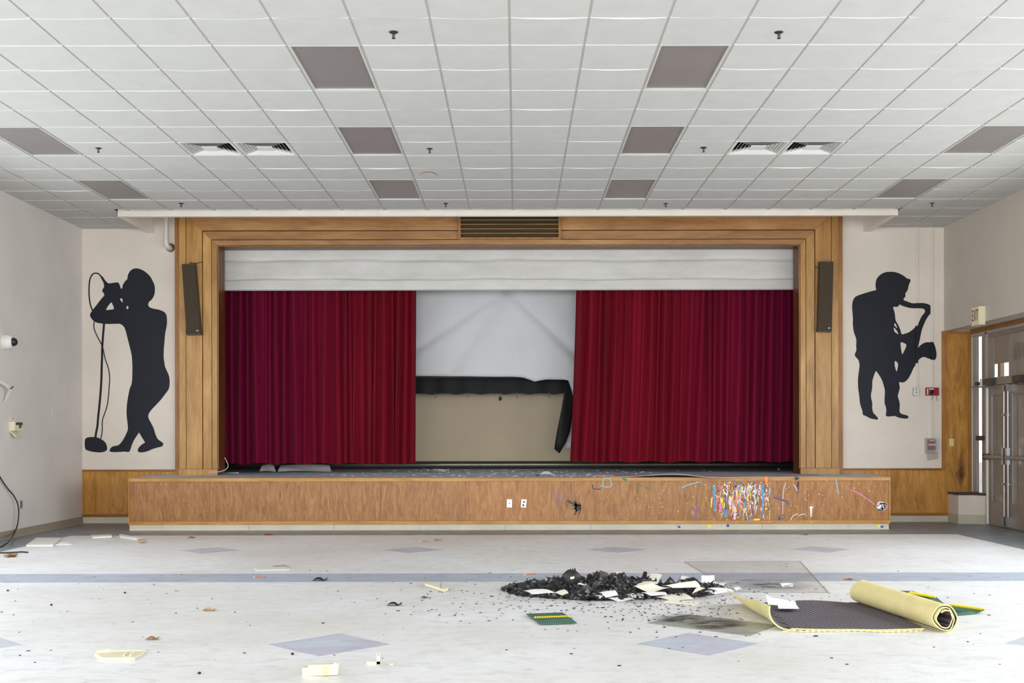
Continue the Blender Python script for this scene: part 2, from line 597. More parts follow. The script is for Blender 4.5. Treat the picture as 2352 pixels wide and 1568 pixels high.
m = MB()
for x0, x1, z0, z1 in ((XL - .15, -5.6, -.2, 5.8), (5.6, XR + .15, -.2, 5.8), (-5.6, 5.6, -.2, .9), (-5.6, 5.6, 3.7, 5.8)):
    m.box(x0, x1, YR - 0.15, YR, z0, z1)
wall_rear = obj('wall_rear', m, M['wall_side'], kind='structure', label='rear wall with a wide window band')

m = MB()
m.box(XL - 0.15, SC - OPX - 0.03, YB, YB + 0.26, -0.2, 5.8)
m.box(SC + OPX + 0.03, XD + 0.06, YB, YB + 0.26, -0.2, 5.8)
m.box(SC - OPX - 0.03, SC + OPX + 0.03, YB, YB + 0.26, OPZ + 0.03, 5.8)
wall_back = obj('wall_back', m, M['wall'], kind='structure', label='warm white end wall around the stage opening')

m = MB().box(XL, XR + .6, YST, YST + 0.2, -0.2, 5.8)
stage_back = obj('wall_stage', m, M['stage_back'], kind='structure', label='beige wall at the back of the stage')
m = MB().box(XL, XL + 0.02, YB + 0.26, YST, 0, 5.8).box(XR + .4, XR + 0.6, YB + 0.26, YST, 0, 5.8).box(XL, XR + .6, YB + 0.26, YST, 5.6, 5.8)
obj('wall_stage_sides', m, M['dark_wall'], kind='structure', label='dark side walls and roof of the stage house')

# window bars of the side and rear window bands (outside the view; left band added)
for nm, X0, X1, lab in (('window_4', XR + .05, XR + .10, 'window band in the right wall'), ('window_left_added', XL - .10, XL - .05, 'added window band in the left wall')):
    wn = thing(nm, (0, 0, 0), kind='structure', label=lab)
    ya, yz = (-5.0, 14.0) if nm == 'window_4' else (-3.0, 13.9)
    n_ = 9
    for k in range(n_ + 1):
        y = ya + (yz - ya) * k / n_
        obj('mullion', MB().box(X0, X1, y - .03, y + .03, .95, 3.45), M['metal_frame'], wn)
    obj('sill', MB().box(X0 - .03, X1 + .03, ya, yz, .95, .99), M['metal_frame'], wn)
wn = thing('window_6', (0, 0, 0), kind='structure', label='window band in the rear wall')
for k in range(8):
    x = -5.6 + 11.2 * k / 7
    obj('mullion', MB().box(x - .03, x + .03, YR - .10, YR - .05, .9, 3.7), M['metal_frame'], wn)

# knee wall beside the sidelight
kw = [(6.68, YB), (6.68, 17.05), (6.93, 17.05), (7.02, 16.93), (XD, 16.93), (XD, YB)]
m = MB().prism([(x, y, 0.14) for x, y in kw], (0, 0, 0.295))
obj('wall_knee', m, M['wall'], kind='structure', label='short low wall under the sidelight window')
o = bpy.data.objects['wall_knee']
m = MB().prism([(x + (.0 if x > 7.05 else -.012), y - (.012 if y < 17.2 else 0), 0.435) for x, y in kw], (0, 0, 0.03))
obj('sill', m, M['sill'], o, label='dark sill cap')
m = MB().prism([(x + (.0 if x > 7.05 else -.006), y - (.006 if y < 17.2 else 0), 0.0) for x, y in kw], (0, 0, 0.14))
obj('cove_base', m, M['cove'], o)

# recess return and wall beyond the doors (near end, outside the view)
m = MB().box(XR + .15, XD + 0.3, YD0 - 0.2, YD0, -0.2, 3.2).box(XR + .12, XD + .3, YD0, YB + .3, ZH + 0.02, ZH + 0.1)
obj('wall_recess', m, M['wall_side'], kind='structure', label='soffit and return of the door recess')

# ------------------------------------------------------------------ structure: floor
m = MB().box(XL - 0.15, 8.2, YR, YB + 0.3, -0.2, 0.0)
floor = obj('floor', m, M['floor'], kind='structure', label='pale streaked vinyl floor with blue grey bands')
BX0, BX1, BY = -6.06, 5.98, 15.32
m = MB().box(XL, BX0, YR, YB, 0, 0.0012)
obj('border_band', m, M['floor_border'], floor)
m = MB().box(BX1, XD, YR, YB, 0, 0.0012)
obj('border_band', m, M['floor_border'], floor)
m = MB().box(BX0, BX1, BY, YB, 0, 0.0012)
obj('border_band', m, M['floor_border'], floor)
for yy in (10.48, 4.4):
    m = MB().box(BX0, BX1, yy, yy + 0.64, 0, 0.0012)
    obj('cross_band', m, M['floor_blue'], floor)
for k in range(-2, 3):
    for cy, r in ((7.38, 0.405), (13.35, 0.37)):
        cx = -1.225 + 2.41 * k
        if abs(cx) + r > 5.9:
            continue
        m = MB().prism([(cx - r, cy, 0), (cx, cy - r, 0), (cx + r, cy, 0), (cx, cy + r, 0)], (0, 0, 0.0012))
        obj('diamond_inlay', m, M['floor_diamond'], floor)

# cove base along the left wall
m = MB().prism([(XL, 0, 0), (XL + 0.035, 0, 0), (XL + 0.012, 0, 0.02), (XL + 0.008, 0, 0.105), (XL, 0, 0.105)], (0, 16, 0))
m.v = [v + Vector((0, YB - 16.0, 0)) for v in m.v]
obj('baseboard_left', m, M['cove_tan'], kind='structure', label='tan rubber cove base along the left wall')

# ------------------------------------------------------------------ structure: ceiling
W, D, GX, GY = 0.6096, 1.2200, -0.048, 15.33   # grid
ceiling = thing('ceiling', (0, 0, 0), kind='structure', label='suspended ceiling of sagging white tiles in a metal grid')
CO0, CO1, COY = -5.61, 5.378, 16.2             # ceiling opening in front of the stage
m = MB()
m.box(XL, XR, YR, COY, ZC + 0.045, ZC + 0.1).box(XL, CO0 - .05, COY, YB, ZC + 0.045, ZC + 0.1).box(CO1 + .05, XR, COY, YB, ZC + 0.045, ZC + 0.1)
obj('plenum_board', m, M['plenum'], ceiling)
m = MB().box(CO0 - .1, CO1 + .1, COY - .1, YB, 5.15, 5.2)
obj('recess_top', m, M['white_trim'], ceiling)


def tile_mesh(name, sag, flip, seed):
    rnd = random.Random(seed)
    hw, hd = W / 2 - 0.011, 0.61 / 2 - 0.011

    def zz(u, v):
        vv = 1 - v if flip else v
        return -sag * (1 - (2 * u - 1) ** 2) * (0.12 + 0.88 * vv)
    m = MB()
    nu, nv = 6, 2
    v = [(-hw + 2 * hw * i / nu, -hd + 2 * hd * j / nv, zz(i / nu, j / nv)) for i in range(nu + 1) for j in range(nv + 1)]
    m.add(v, [(i * 3 + j, i * 3 + j + 1, (i + 1) * 3 + j + 1, (i + 1) * 3 + j) for i in range(nu) for j in range(nv)], 0, True)
    for j, yy in ((0, -hd), (2, hd)):
        e = [Vector(v[i * 3 + j]) for i in range(nu + 1)]
        m.add(e + [p + Vector((0, 0, 0.016 + sag)) for p in e], [(i, i + 1, nu + 2 + i, nu + 1 + i) for i in range(nu)], 1)
    for i in (0, nu):
        e = [Vector(v[i * 3 + j]) for j in range(3)]
        m.add(e + [p + Vector((0, 0, 0.016 + sag)) for p in e], [(j, j + 1, 4 + j, 3 + j) for j in range(2)])
    return mesh_of(name, m, [M['ceiling_tile'], M['tile_edge_lit']])


tiles = [[tile_mesh('ceiling_tile', s, fl, k) for k, s in enumerate((0.003, 0.006, 0.009, 0.011))] for fl in (False, True)]
FIX = [(-3, 9.23), (2, 9.23), (-3, 11.67), (2, 11.67), (-3, 14.11), (2, 14.11), (-9, 11.67), (8, 11.67), (-9, 14.11), (8, 14.11)]
VENT = [(-6, 12.28), (-5, 12.28), (4, 12.28), (5, 12.28)]
FIXN = FIX + [(-9, 9.23), (8, 9.23)] + [(k, GY - D * n) for n in (7, 9, 11, 13) for k in (-9, -3, 2, 8)]


def taken(k, y0):
    for fk, fy in FIXN:
        if fk == k and fy - 0.05 < y0 < fy + 1.15:
            return True
    for vk, vy in VENT:
        if vk == k and abs(vy - y0) < 0.1:
            return True
    return False


rest = MB()
rr = random.Random(3)
for n in range(-4, 36):
    y0 = GY + 1.22 - 0.61 * (n + 1)      # near edge of the half panel
    y1 = y0 + 0.61
    if y0 > YB or y1 < YR:
        continue
    flip = (n % 2 == 0)
    for k in range(-11, 11):
        x0, x1 = GX + W * k, GX + W * (k + 1)
        x0, x1 = max(x0, XL), min(x1, XR)
        if taken(k, y0):
            continue
        yy1 = min(y1, YB)
        if y0 > 15.9:
            if x0 > CO0 - 0.15 and x1 < CO1 + 0.15:
                continue
            if x0 < CO0 - .09 < x1:
                x1 = CO0 - 0.1
            if x0 < CO1 + .09 < x1:
                x0 = CO1 + 0.1
            if x1 - x0 < 0.05:
                continue
        xc, yc = (x0 + x1) / 2, (y0 + yy1) / 2
        vis = y1 > 8.2 and abs(xc) - W / 2 < 1190 * y1 / F
        if vis:
            o = bpy.data.objects.new('ceiling_tile', tiles[int(flip)][rr.choice((0, 1, 1, 2, 2, 3))])
            COL.objects.link(o)
            o.parent = ceiling
            o.location = (xc, yc, ZC)
            o.scale = ((x1 - x0) / W, (yy1 - y0) / 0.61, 1)
        else:
            rest.box(x0 + .011, x1 - .011, y0 + .0045, yy1 - .0045, ZC, ZC + 0.02)
obj('ceiling_tiles_near', rest, M['ceiling_tile'], ceiling, kind='stuff')
for k in range(-10, 11):
    x = GX + W * k
    ye = COY - 0.06 if CO0 - .09 < x < CO1 + .09 else YB
    m = MB().box(x - 0.012, x + 0.012, YR, ye, ZC + 0.009, ZC + 0.04)
    obj('main_tee', m, M['tee'], ceiling)
for n in range(-1, 17):
    y = GY - D * n
    if n == -1:
        m = MB().box(XL, CO0 - .1, y - .011, y + .011, ZC + .0095, ZC + .039).box(CO1 + .1, XR, y - .011, y + .011, ZC + .0095, ZC + .039)
    else:
        m = MB().box(XL, XR, y - 0.011, y + 0.011, ZC + 0.0095, ZC + 0.039)
    obj('cross_tee', m, M['tee'], ceiling)
# wall angle
m = MB().box(XL, XL + 0.02, YR, YB, ZC + 0.002, ZC + 0.006).box(XR - 0.02, XR, YR, YB, ZC + 0.002, ZC + 0.006)
obj('wall_angle', m, M['tee'], ceiling)
# flat trim around the opening
m = MB().box(CO0 - 0.085, CO1 + 0.085, COY - 0.07, COY, 4.488, 4.60)
obj('trim_1', m, M['white_trim'], kind='structure', label='white trim board along the front of the ceiling opening')
m = MB().box(CO0 - 0.085, CO0, COY, YB, 4.488, 5.2)
obj('trim_2', m, M['white_trim'], kind='structure', label='white trim along the left side of the ceiling opening')
m = MB().box(CO1, CO1 + 0.085, COY, YB, 4.488, 5.2)
obj('trim_3', m, M['white_trim'], kind='structure', label='white trim along the right side of the ceiling opening')
m = MB().box(CO0, CO1, COY - .02, COY, 4.60, 5.2)
obj('trim_4', m, M['white_trim'], kind='structure', label='inner face of the ceiling opening')
# water stain disc on one tile
m = MB()
c = FL(985, 398, ZC)
c.z = ZC - 0.0125
m.add([c] + [c + Vector((math.cos(a) * (0.085 + .012 * math.sin(3 * a)), math.sin(a) * (0.11 + .01 * math.cos(5 * a)), 0)) for a in [2 * math.pi * k / 20 for k in range(20)]],
      [(0, 1 + k, 1 + (k + 1) % 20) for k in range(20)])
obj('water_stain', m, mplain('water_stain', (206, 192, 178), 0.9, var=0.05), ceiling)

# ------------------------------------------------------------------ ceiling fixtures
fx_lab = ['square-looking grey ceiling light, nearest row, left of the centre line',
          'square-looking grey ceiling light, nearest row, right of the centre line',
          'grey ceiling light in the middle row, just left of centre',
          'grey ceiling light in the middle row, just right of centre',
          'grey ceiling light in the row nearest the stage, left of centre',
          'grey ceiling light in the row nearest the stage, right of centre',
          'grey ceiling light cut by the left edge of the photo',
          'grey ceiling light cut by the right edge of the photo',
          'grey ceiling light in the row nearest the stage, by the left wall',
          'grey ceiling light in the row nearest the stage, by the right wall']
proto = None
for i, (k, y0) in enumerate(FIX):
    c = (GX + W * (k + 0.5), y0 + 0.61, ZC)
    if proto is None:
        proto = thing('ceiling_light', c)
        hw, hd = W / 2 - 0.013, 0.61 - 0.012
        m = MB()
        for x0, x1, y0_, y1_ in ((-hw, -hw + .014, -hd, hd), (hw - .014, hw, -hd, hd), (-hw + .014, hw - .014, -hd, -hd + .014), (-hw + .014, hw - .014, hd - .014, hd)):
            m.box(c[0] + x0, c[0] + x1, c[1] + y0_, c[1] + y1_, ZC - 0.002, ZC + 0.03)
        obj('frame', m, M['tee'], proto)
        m = MB().box(c[0] - hw + .014, c[0] + hw - .014, c[1] - hd + .014, c[1] + hd - .014, ZC + 0.010, ZC + 0.02)
        obj('diffuser', m, M['lens'], proto, label='dull grey prismatic lens, unlit')
        o = proto
    else:
        o = copy_tree(proto)
        o.location = c
    put(o, fx_lab[i], 'ceiling light', 'recessed ceiling lights')

v_lab = ['square louvred air diffuser, outer one of the left pair', 'square louvred air diffuser, inner one of the left pair',
         'square louvred air diffuser, inner one of the right pair', 'square louvred air diffuser, outer one of the right pair']
proto = None
for i, (k, y0) in enumerate(VENT):
    c = Vector((GX + W * (k + 0.5), y0 + 0.305, ZC))
    if proto is None:
        proto = thing('air_diffuser', c)

        def ring(r0, z0, r1, z1, th):
            m = MB()
            q = [(-1, -1), (1, -1), (1, 1), (-1, 1)]
            v = [c + Vector((x * r, y * r, z)) for r, z in ((r0, z0), (r1, z1), (r1, z1 + th), (r0, z0 + th)) for x, y in q]
            for a in range(4):
                b = (a + 1) % 4
                for L in range(4):
                    K = (L + 1) % 4
                    f = (L * 4 + a, L * 4 + b, K * 4 + b, K * 4 + a)
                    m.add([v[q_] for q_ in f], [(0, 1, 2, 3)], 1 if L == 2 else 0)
            return m
        obj('frame', ring(0.272, -0.004, 0.293, -0.004, 0.02), [M['vent_white'], M['vent_white']], proto)
        for j in range(5):
            r1 = 0.268 - j * 0.038
            obj('louver', ring(r1 - 0.034, 0.038, r1, 0.002, 0.0015), [M['vent_white'], M['vent_shade']], proto)
        m = MB().box(c.x - .085, c.x + .085, c.y - .085, c.y + .085, ZC + 0.0, ZC + 0.008)
        obj('centre_plate', m, M['vent_white'], proto)
        m = MB().box(c.x - .27, c.x + .27, c.y - .27, c.y + .27, ZC + 0.0405, ZC + 0.044)
        obj('duct', m, M['black_void'], proto, label='dark duct opening')
        o = proto
    else:
        o = copy_tree(proto)
        o.location = c
    put(o, v_lab[i], 'air vent', 'ceiling air diffusers')

sp_px = [(904, 74, 'ceiling sprinkler head in front of the nearest left light'), (1789, 74, 'ceiling sprinkler head right of the nearest right light'),
         (226, 340, 'ceiling sprinkler head beside the far left light'), (987, 341, 'ceiling sprinkler head right of the middle left light'),
         (1616, 339, 'ceiling sprinkler head between the middle right light and the right vents'),
         (416, 467, 'ceiling sprinkler head above the left end of the stage frame'), (1024, 467, 'ceiling sprinkler head near the stage, left of the centre line'),
         (1529, 467, 'ceiling sprinkler head near the stage, right of the centre line'), (2141, 466, 'ceiling sprinkler head near the right wall')]
proto = None
for px, py, lab in sp_px:
    c = FL(px, py, ZC - 0.004)
    if proto is None:
        proto = thing('sprinkler_head', c)
        m = MB().lathe([(0, -0.004), (.02, -.008), (.034, -0.003), (.037, 0.002), (.037, .012), (0, .013)], c, n=18)
        obj('escutcheon', m, M['bronze'], proto)
        m = MB().lathe([(.008, 0.0), (.008, -.02), (.005, -.03), (.005, -.048)], c, n=10)
        m.tube([c + Vector((-.006, 0, -.01)), c + Vector((-.013, 0, -.028)), c + Vector((-.003, 0, -.046))], 0.0022, 6)
        m.tube([c + Vector((.006, 0, -.01)), c + Vector((.013, 0, -.028)), c + Vector((.003, 0, -.046))], 0.0022, 6)
        obj('nozzle', m, M['bronze'], proto)
        m = MB().lathe([(0, -.050), (.015, -.050), (.016, -.048), (.015, -.046), (0, -.046)], c, n=14)
        obj('deflector', m, M['bronze'], proto)
        o = proto
    else:
        o = copy_tree(proto)
        o.location = c
    put(o, lab, 'sprinkler', 'ceiling sprinkler heads')

# ------------------------------------------------------------------ proscenium frame
prosc = thing('proscenium_frame', (SC, 17.3, SZ), 'honey brown wooden frame of stepped boards around the stage opening', 'stage frame')
hwid = [5.151, 5.068, 4.956, 4.702, 4.561, 4.470]          # half widths of board joints, outside in
tops = [None, None, 4.748, 4.494, 4.355, 4.267]
yfr = [17.40, 17.330, 17.315, 17.325, 17.31]
zb = SZ + 0.094
G = 0.0062
for s in (-1, 1):
    m = MB()
    m.box(min(SC + s * (hwid[0]), SC + s * (hwid[1])), max(SC + s * hwid[0], SC + s * hwid[1]), yfr[0], YB, SZ, 5.1)
    obj('edge_board', m, M['prosc_edge'], prosc)
    m = MB()
    m.box(*sorted((SC + s * (hwid[1] - G), SC + s * (hwid[2] + G))), yfr[1], YB, zb, 5.1)
    obj('side_board', m, M['prosc'], prosc)
    for i in (2, 3, 4):
        a, b = hwid[i] - G, hwid[i + 1] + G
        ta, tb = tops[i] - G, tops[i + 1] + G
        xs = [SC + s * a, SC + s * b, SC + s * b, SC + s * a]
        m = MB().prism([(xs[0], yfr[i], zb), (xs[1], yfr[i], zb), (xs[2], yfr[i], tb - .003), (xs[3], yfr[i], ta - .003)], (0, YB - yfr[i], 0))
        obj('side_board', m, M['prosc'], prosc)
    m = MB().box(*sorted((SC + s * (hwid[1] - .002), SC + s * (hwid[5] + .004))), 17.30, YB, SZ, zb - 0.004)
    obj('plinth', m, M['prosc'], prosc)
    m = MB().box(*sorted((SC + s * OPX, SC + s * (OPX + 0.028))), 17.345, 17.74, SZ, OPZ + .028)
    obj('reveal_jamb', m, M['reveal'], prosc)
    m = MB().box(*sorted((SC + s * (OPX - .012), SC + s * (OPX + 0.0))), 17.318, 17.345, zb, OPZ)
    obj('bead', m, M['prosc_edge'], prosc)
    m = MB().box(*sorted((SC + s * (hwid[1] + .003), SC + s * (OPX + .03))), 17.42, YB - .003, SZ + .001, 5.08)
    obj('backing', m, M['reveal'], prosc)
for i in (2, 3, 4):
    a, b = hwid[i] - G, hwid[i + 1] + G
    ta, tb = tops[i] - G, tops[i + 1] + G
    m = MB().prism([(SC - a, yfr[i], ta), (SC - b, yfr[i], tb), (SC + b, yfr[i], tb), (SC + a, yfr[i], ta)], (0, YB - yfr[i], 0))
    obj('lintel_board', m, M['prosc_x'], prosc)
m = MB().box(SC - 4.95, SC + 4.95, 17.33, YB, 4.752, 5.1)
obj('lintel_board', m, M['prosc_x'], prosc)
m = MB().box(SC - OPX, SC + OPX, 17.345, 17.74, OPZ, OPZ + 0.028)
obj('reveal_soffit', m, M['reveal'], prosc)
m = MB().box(SC - OPX + .012, SC + OPX - .012, 17.318, 17.345, OPZ - .012, OPZ)
obj('bead', m, M['prosc_edge'], prosc)

# louvred grille in the lintel
a, b = P(1053, 497, 17.29), P(1288, 550, 17.29)
gr = thing('grille', ((a.x + b.x) / 2, 17.28, b.z), 'wooden louvred air grille in the middle of the lintel', 'air grille')
gz0, gz1 = b.z, 4.80
m = MB().box(a.x, a.x + .035, 17.258, 17.312, gz0, gz1).box(b.x - .035, b.x, 17.258, 17.312, gz0, gz1).box(a.x + .035, b.x - .035, 17.258, 17.312, gz0, gz0 + .032)
obj('frame', m, M['prosc_edge'], gr)
m = MB().box(a.x + .035, b.x - .035, 17.303, 17.311, gz0 + .032, gz1)
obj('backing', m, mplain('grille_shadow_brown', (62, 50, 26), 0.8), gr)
z = P(1170, 535.6, 17.27).z
while z < gz1 - .02:
    m = MB().prism([(a.x + .035, 17.268, z - .003), (a.x + .035, 17.268, z + .003), (a.x + .035, 17.301, z - .008), (a.x + .035, 17.301, z - .014)], (b.x - a.x - .07, 0, 0))
    m.box(a.x + .035, b.x - .035, 17.263, 17.268, z - .005, z + .005, 1)
    obj('slat', m, [M['slat'], M['prosc_x']], gr)
    z += 0.0688

# ------------------------------------------------------------------ stage
stage = thing('stage', (0, 17, 0), 'raised wooden stage with plywood front and paint splashes at its right', 'stage')
m = MB().box(SX0 + .004, SX1 - .004, SY + .025, YB - .002, 0.0, SZ - 0.012).box(XL + .03, XR + .38, YB + .27, YST - .01, 0, SZ - .012)
m.box(SC - OPX + .001, SC + OPX - .001, YB - .002, YB + .27, 0.5, SZ - .012)
obj('carcass', m, M['dark_wall'], stage)
m = MB().box(SX0 + .004, SX1 - .004, SY + .012, YB - .002, SZ - .012, SZ).box(XL + .03, XR + .38, YB + .27, YST - .01, SZ - .012, SZ)
m.box(SC - OPX + .001, SC + OPX - .001, YB - .002, YB + .27, SZ - .012, SZ)
obj('deck', m, M['deck'], stage, label='worn grey stage floor')
pw = 1.2192
xs0 = (1265.6 - CX) * SY / F
edges = sorted(set([SX0 + .005, SX1 - .02] + [xs0 + pw * k for k in range(-8, 8) if SX0 + .05 < xs0 + pw * k < SX1 - .06]))
for x0, x1 in zip(edges[:-1], edges[1:]):
    m = MB().box(x0 + .0012, x1 - .0012, SY + .006, SY + .02, 0.135, SZ - .05)
    obj('front_panel', m, M['ply'], stage)
m = MB().prism([(SX0, SY - .012, SZ - .05), (SX0, SY - .012, SZ - .006), (SX0, SY - .006, SZ + .001), (SX0, SY + .03, SZ + .001), (SX0, SY + .03, SZ - .05)], (SX1 - SX0, 0, 0))
obj('nosing', m, M['nosing'], stage)
m = MB().box(SX0 + .002, SX1 - .002, SY - .006, SY + .02, 0.082, 0.133)
obj('bottom_rail', m, M['nosing'], stage)
m = MB().box(SX0 - .004, SX0 + .004, SY - .005, YB - .004, .082, SZ - .02)
obj('end_panel', m, M['wains'], stage)
m = MB().box(SX1 - .02, SX1 + .004, SY - .005, YB - .004, .135, SZ - .05)
obj('end_panel', m, M['nosing'], stage)
x = SX0 + .006
xe = [SX0 + .006]
k = SX0 + .006 + 0.475
while k < SX1 - .05:
    xe.append(k)
    k += 1.222
xe.append(SX1 - .02)
for x0, x1 in zip(xe[:-1], xe[1:]):
    m = MB().prism([(x0 + .0015, SY - .03, 0), (x0 + .0015, SY - .012, .006), (x0 + .0015, SY - .003, .03), (x0 + .0015, SY - .003, .080), (x0 + .0015, SY + .018, .080), (x0 + .0015, SY + .018, 0)], (x1 - x0 - .003, 0, 0))
    obj('cove_base', m, M['cove'], stage)
# stage back base, made half-round and metallic to carry a highlight
prof = [(YST, SZ)] + [(YST - .075 - .07 * math.cos(a), SZ + .07 - .07 * math.sin(-a)) for a in [-1.5 + 3.0 * k / 14 for k in range(15)]] + [(YST, SZ + .14)]
m = MB().prism([(XL + .05, y, z) for y, z in prof], (XR - XL + .3, 0, 0))
obj('baseboard_stage', m, M['base_metal'], kind='structure', label='glossy dark rounded base at the back of the stage')

# ------------------------------------------------------------------ wainscot
def zof(py, Y=YB):
    return HZ - (py - CY) * Y / F


RZ = 0.83
lw = thing('trim_5', (0, 0, 0), kind='structure', label='honey plywood wainscot on the left of the stage')
x0, x1 = XL, SC - hwid[0] - .001
for a, b in ((x0, -5.45), (-5.45, x1)):
    m = MB().box(a + .001, b - .001, YB - .012, YB, .105, RZ - .03)
    obj('panel', m, M['wains'], lw)
m = MB().box(x0, x1, YB - .022, YB, RZ - .032, RZ)
obj('cap_rail', m, M['rail'], lw)
m = MB().box(x0, x1, YB - .018, YB - .002, .095, .14)
obj('bottom_rail', m, M['rail'], lw)
m = MB().prism([(x0, YB - .04, 0), (x0, YB - .024, .008), (x0, YB - .014, .03), (x0, YB - .014, .095), (x0, YB, .095), (x0, YB, 0)], (x1 - x0, 0, 0))
obj('cove_base', m, M['cove'], lw)

rw = thing('trim_6', (0, 0, 0), kind='structure', label='honey plywood wainscot and tall panel on the right of the stage')
x0, x1 = SC + hwid[0] + .001, XR + .02
for a, b in ((x0, 5.52), (5.52, XR + .01), (XR + .012, 6.68)):
    m = MB().box(a + .001, b - .001, YB - .012, YB, .105, RZ - .03)
    obj('panel', m, M['wains'], rw)
m = MB().box(XR + .012, XD - .06, YB - .013, YB, .47, ZH)
obj('panel', m, M['wains'], rw)
m = MB().box(x0, XR - .04, YB - .022, YB, RZ - .032, RZ)
obj('cap_rail', m, M['rail'], rw)
m = MB().box(XR - .04, XR + .012, YB - .022, YB, RZ - .032, ZH)
obj('corner_stile', m, M['prosc_edge'], rw)
m = MB().box(XD - .115, XD - .06, YB - .024, YB, .47, ZH)
obj('corner_stile', m, M['prosc_edge'], rw)
m = MB().box(XR + .012, XD - .115, YB - .022, YB, ZH - .05, ZH)
obj('head_rail', m, M['prosc_edge'], rw)
m = MB().box(x0, 6.68, YB - .018, YB - .002, .095, .14)
obj('bottom_rail', m, M['rail'], rw)
m = MB().prism([(x0, YB - .04, 0), (x0, YB - .024, .008), (x0, YB - .014, .03), (x0, YB - .014, .095), (x0, YB, .095), (x0, YB, 0)], (6.68 - x0, 0, 0))
obj('cove_base', m, M['cove'], rw)
m = MB()
c = Vector((6.86, YB - .0135, .80))
m.add([c] + [c + Vector((math.cos(a) * .10 * (1 + .25 * math.sin(3 * a + 1)), 0, math.sin(a) * .27 * (1 + .2 * math.sin(2 * a)))) for a in [2 * math.pi * k / 24 for k in range(24)]],
      [(0, 1 + (k + 1) % 24, 1 + k) for k in range(24)])
obj('smudge', m, msmudge('smoke_smudge', (92, 62, 52), (2, 0, 2), 5.0, .9, (1, 1, .5)), rw, label='dark brown smudge')

# ------------------------------------------------------------------ border curtain (valance), curtains
YV = 17.86
val = thing('stage_border', (SC, YV, 3.6), 'long off-white canvas border hanging across the top of the stage', 'stage drape')
vx0, vx1 = SC - 4.62, SC + 4.62
bands = [(4.42, zof(597.5, YV)), (zof(596.5, YV), zof(641.5, YV)), (zof(640.5, YV), zof(665.5, YV))]
for i, (z1, z0) in enumerate(bands):
    def fn(u, v, z0=z0, z1=z1, i=i):
        x = vx0 + (vx1 - vx0) * u
        wav = lambda k: (0.008 * math.sin(x * 2.1 + k) + 0.005 * math.sin(x * 5.3 + 2 * k)) if k in (1, 2) else 0.0
        za, zb_ = z1 + wav(i), z0 + wav(i + 1)
        q = 2 * v - 1
        z = za + (zb_ - za) * v
        y = YV + 0.055 * abs(q) ** (10 if i < 2 else 14) + 0.004 * math.sin(x * 3 + i * 2) - .012 * v
        return (x, y, z)
    m = MB().sheet(fn, 110, 20, 0.004)
    obj('canvas_band', m, M['canvas'], val)


def curtain(name, px0t, px0b, px1t, px1b, pyb, Y, seed, label):
    rnd = random.Random(seed)
    top, bot = 4.35, zof(pyb, Y)
    x0t, x0b, x1t, x1b = [(p - CX) * Y / F for p in (px0t, px0b, px1t, px1b)]
    folds = []
    u = 0.0
    while u < 1.0:                       # fold centres of uneven width and depth
        wd = rnd.uniform(0.009, 0.033)
        u += wd
        folds.append((u, wd * .62, rnd.uniform(0.3, 1.0), rnd.uniform(-.010, .010), rnd.uniform(0, 6)))
        u += wd

    rnd_sum = True

    def depth(u, v):
        d = 0.0
        for c, wd, a, sl, ph in folds:
            cc = c + sl * (v - 0.4) + .0025 * math.sin(v * 4 + ph)
            ww = wd * (0.75 + 0.5 * v)
            e = (u - cc) / ww
            if abs(e) < 2.2:
                d = max(d, a * math.exp(-e * e * 1.3)) if rnd_sum else d + a * math.exp(-e * e * 1.3)
        return d

    def fn(u, v):
        x0, x1 = x0t + (x0b - x0t) * v ** 1.5, x1t + (x1b - x1t) * v ** 1.5
        x = x0 + (x1 - x0) * u
        d = depth(u, v)
        y = Y + 0.08 - 0.17 * d + 0.012 * math.sin(u * 23 + v)
        z = top + (bot + .012 * math.sin(u * 40) - top) * v
        return (x, y, z)
    m = MB().sheet(fn, 420, 22, 0.004)
    return obj(name, m, M['velvet'], label=label, cat='curtain', group='stage curtains')


curtain('stage_curtain', 505, 508, 956, 953, 1064, 18.1, 11, 'dark red velvet curtain left of the gap, hanging in folds')
curtain('stage_curtain', 1326, 1310, 1836, 1832, 1061, 18.1, 25, 'dark red velvet curtain right of the gap, flaring at its foot')

# projection screen with a cut-out
YS = 18.75
scr = thing('projection_screen', ((1140 - CX) * YS / F, YS, 1.2), 'large white projection screen torn open, its black backed flap hanging', 'screen')
hole = [(900, 862), (958, 863), (1020, 863.5), (1080, 864), (1140, 865), (1175, 864.5), (1200, 866), (1215, 871), (1228, 876), (1240, 873.5), (1255, 871), (1280, 871.5), (1303, 872), (1309, 890), (1315, 910), (1313, 940), (1309, 985), (1300, 1012), (1294, 1029)]
outer = [(900, 640), (1400, 640), (1400, 1029)]


def scr_pt(px, py):
    p = P(px, py, YS)
    y = YS
    # stretched creases fanning out from the top centre
    for dx, wd, am in ((-330, 16, .07), (-150, 18, .05), (30, 22, .05), (230, 15, .08)):
        tt = max(0.0, min(1.0, (py - 660) / 220.0))
        cx_ = 1165 + dx * tt
        y += am * (0.5 + .5 * tt) * math.exp(-((px - cx_) / wd) ** 2)
    p.y = y
    return p


m = MB()
cols = [900 + 8.0 * i for i in range(51)]


def hole_top(px):
    for (xa, ya), (xb, yb) in zip(hole[:-1], hole[1:]):
        if xa <= px <= xb:
            return ya + (yb - ya) * (px - xa) / (xb - xa)
    return 862


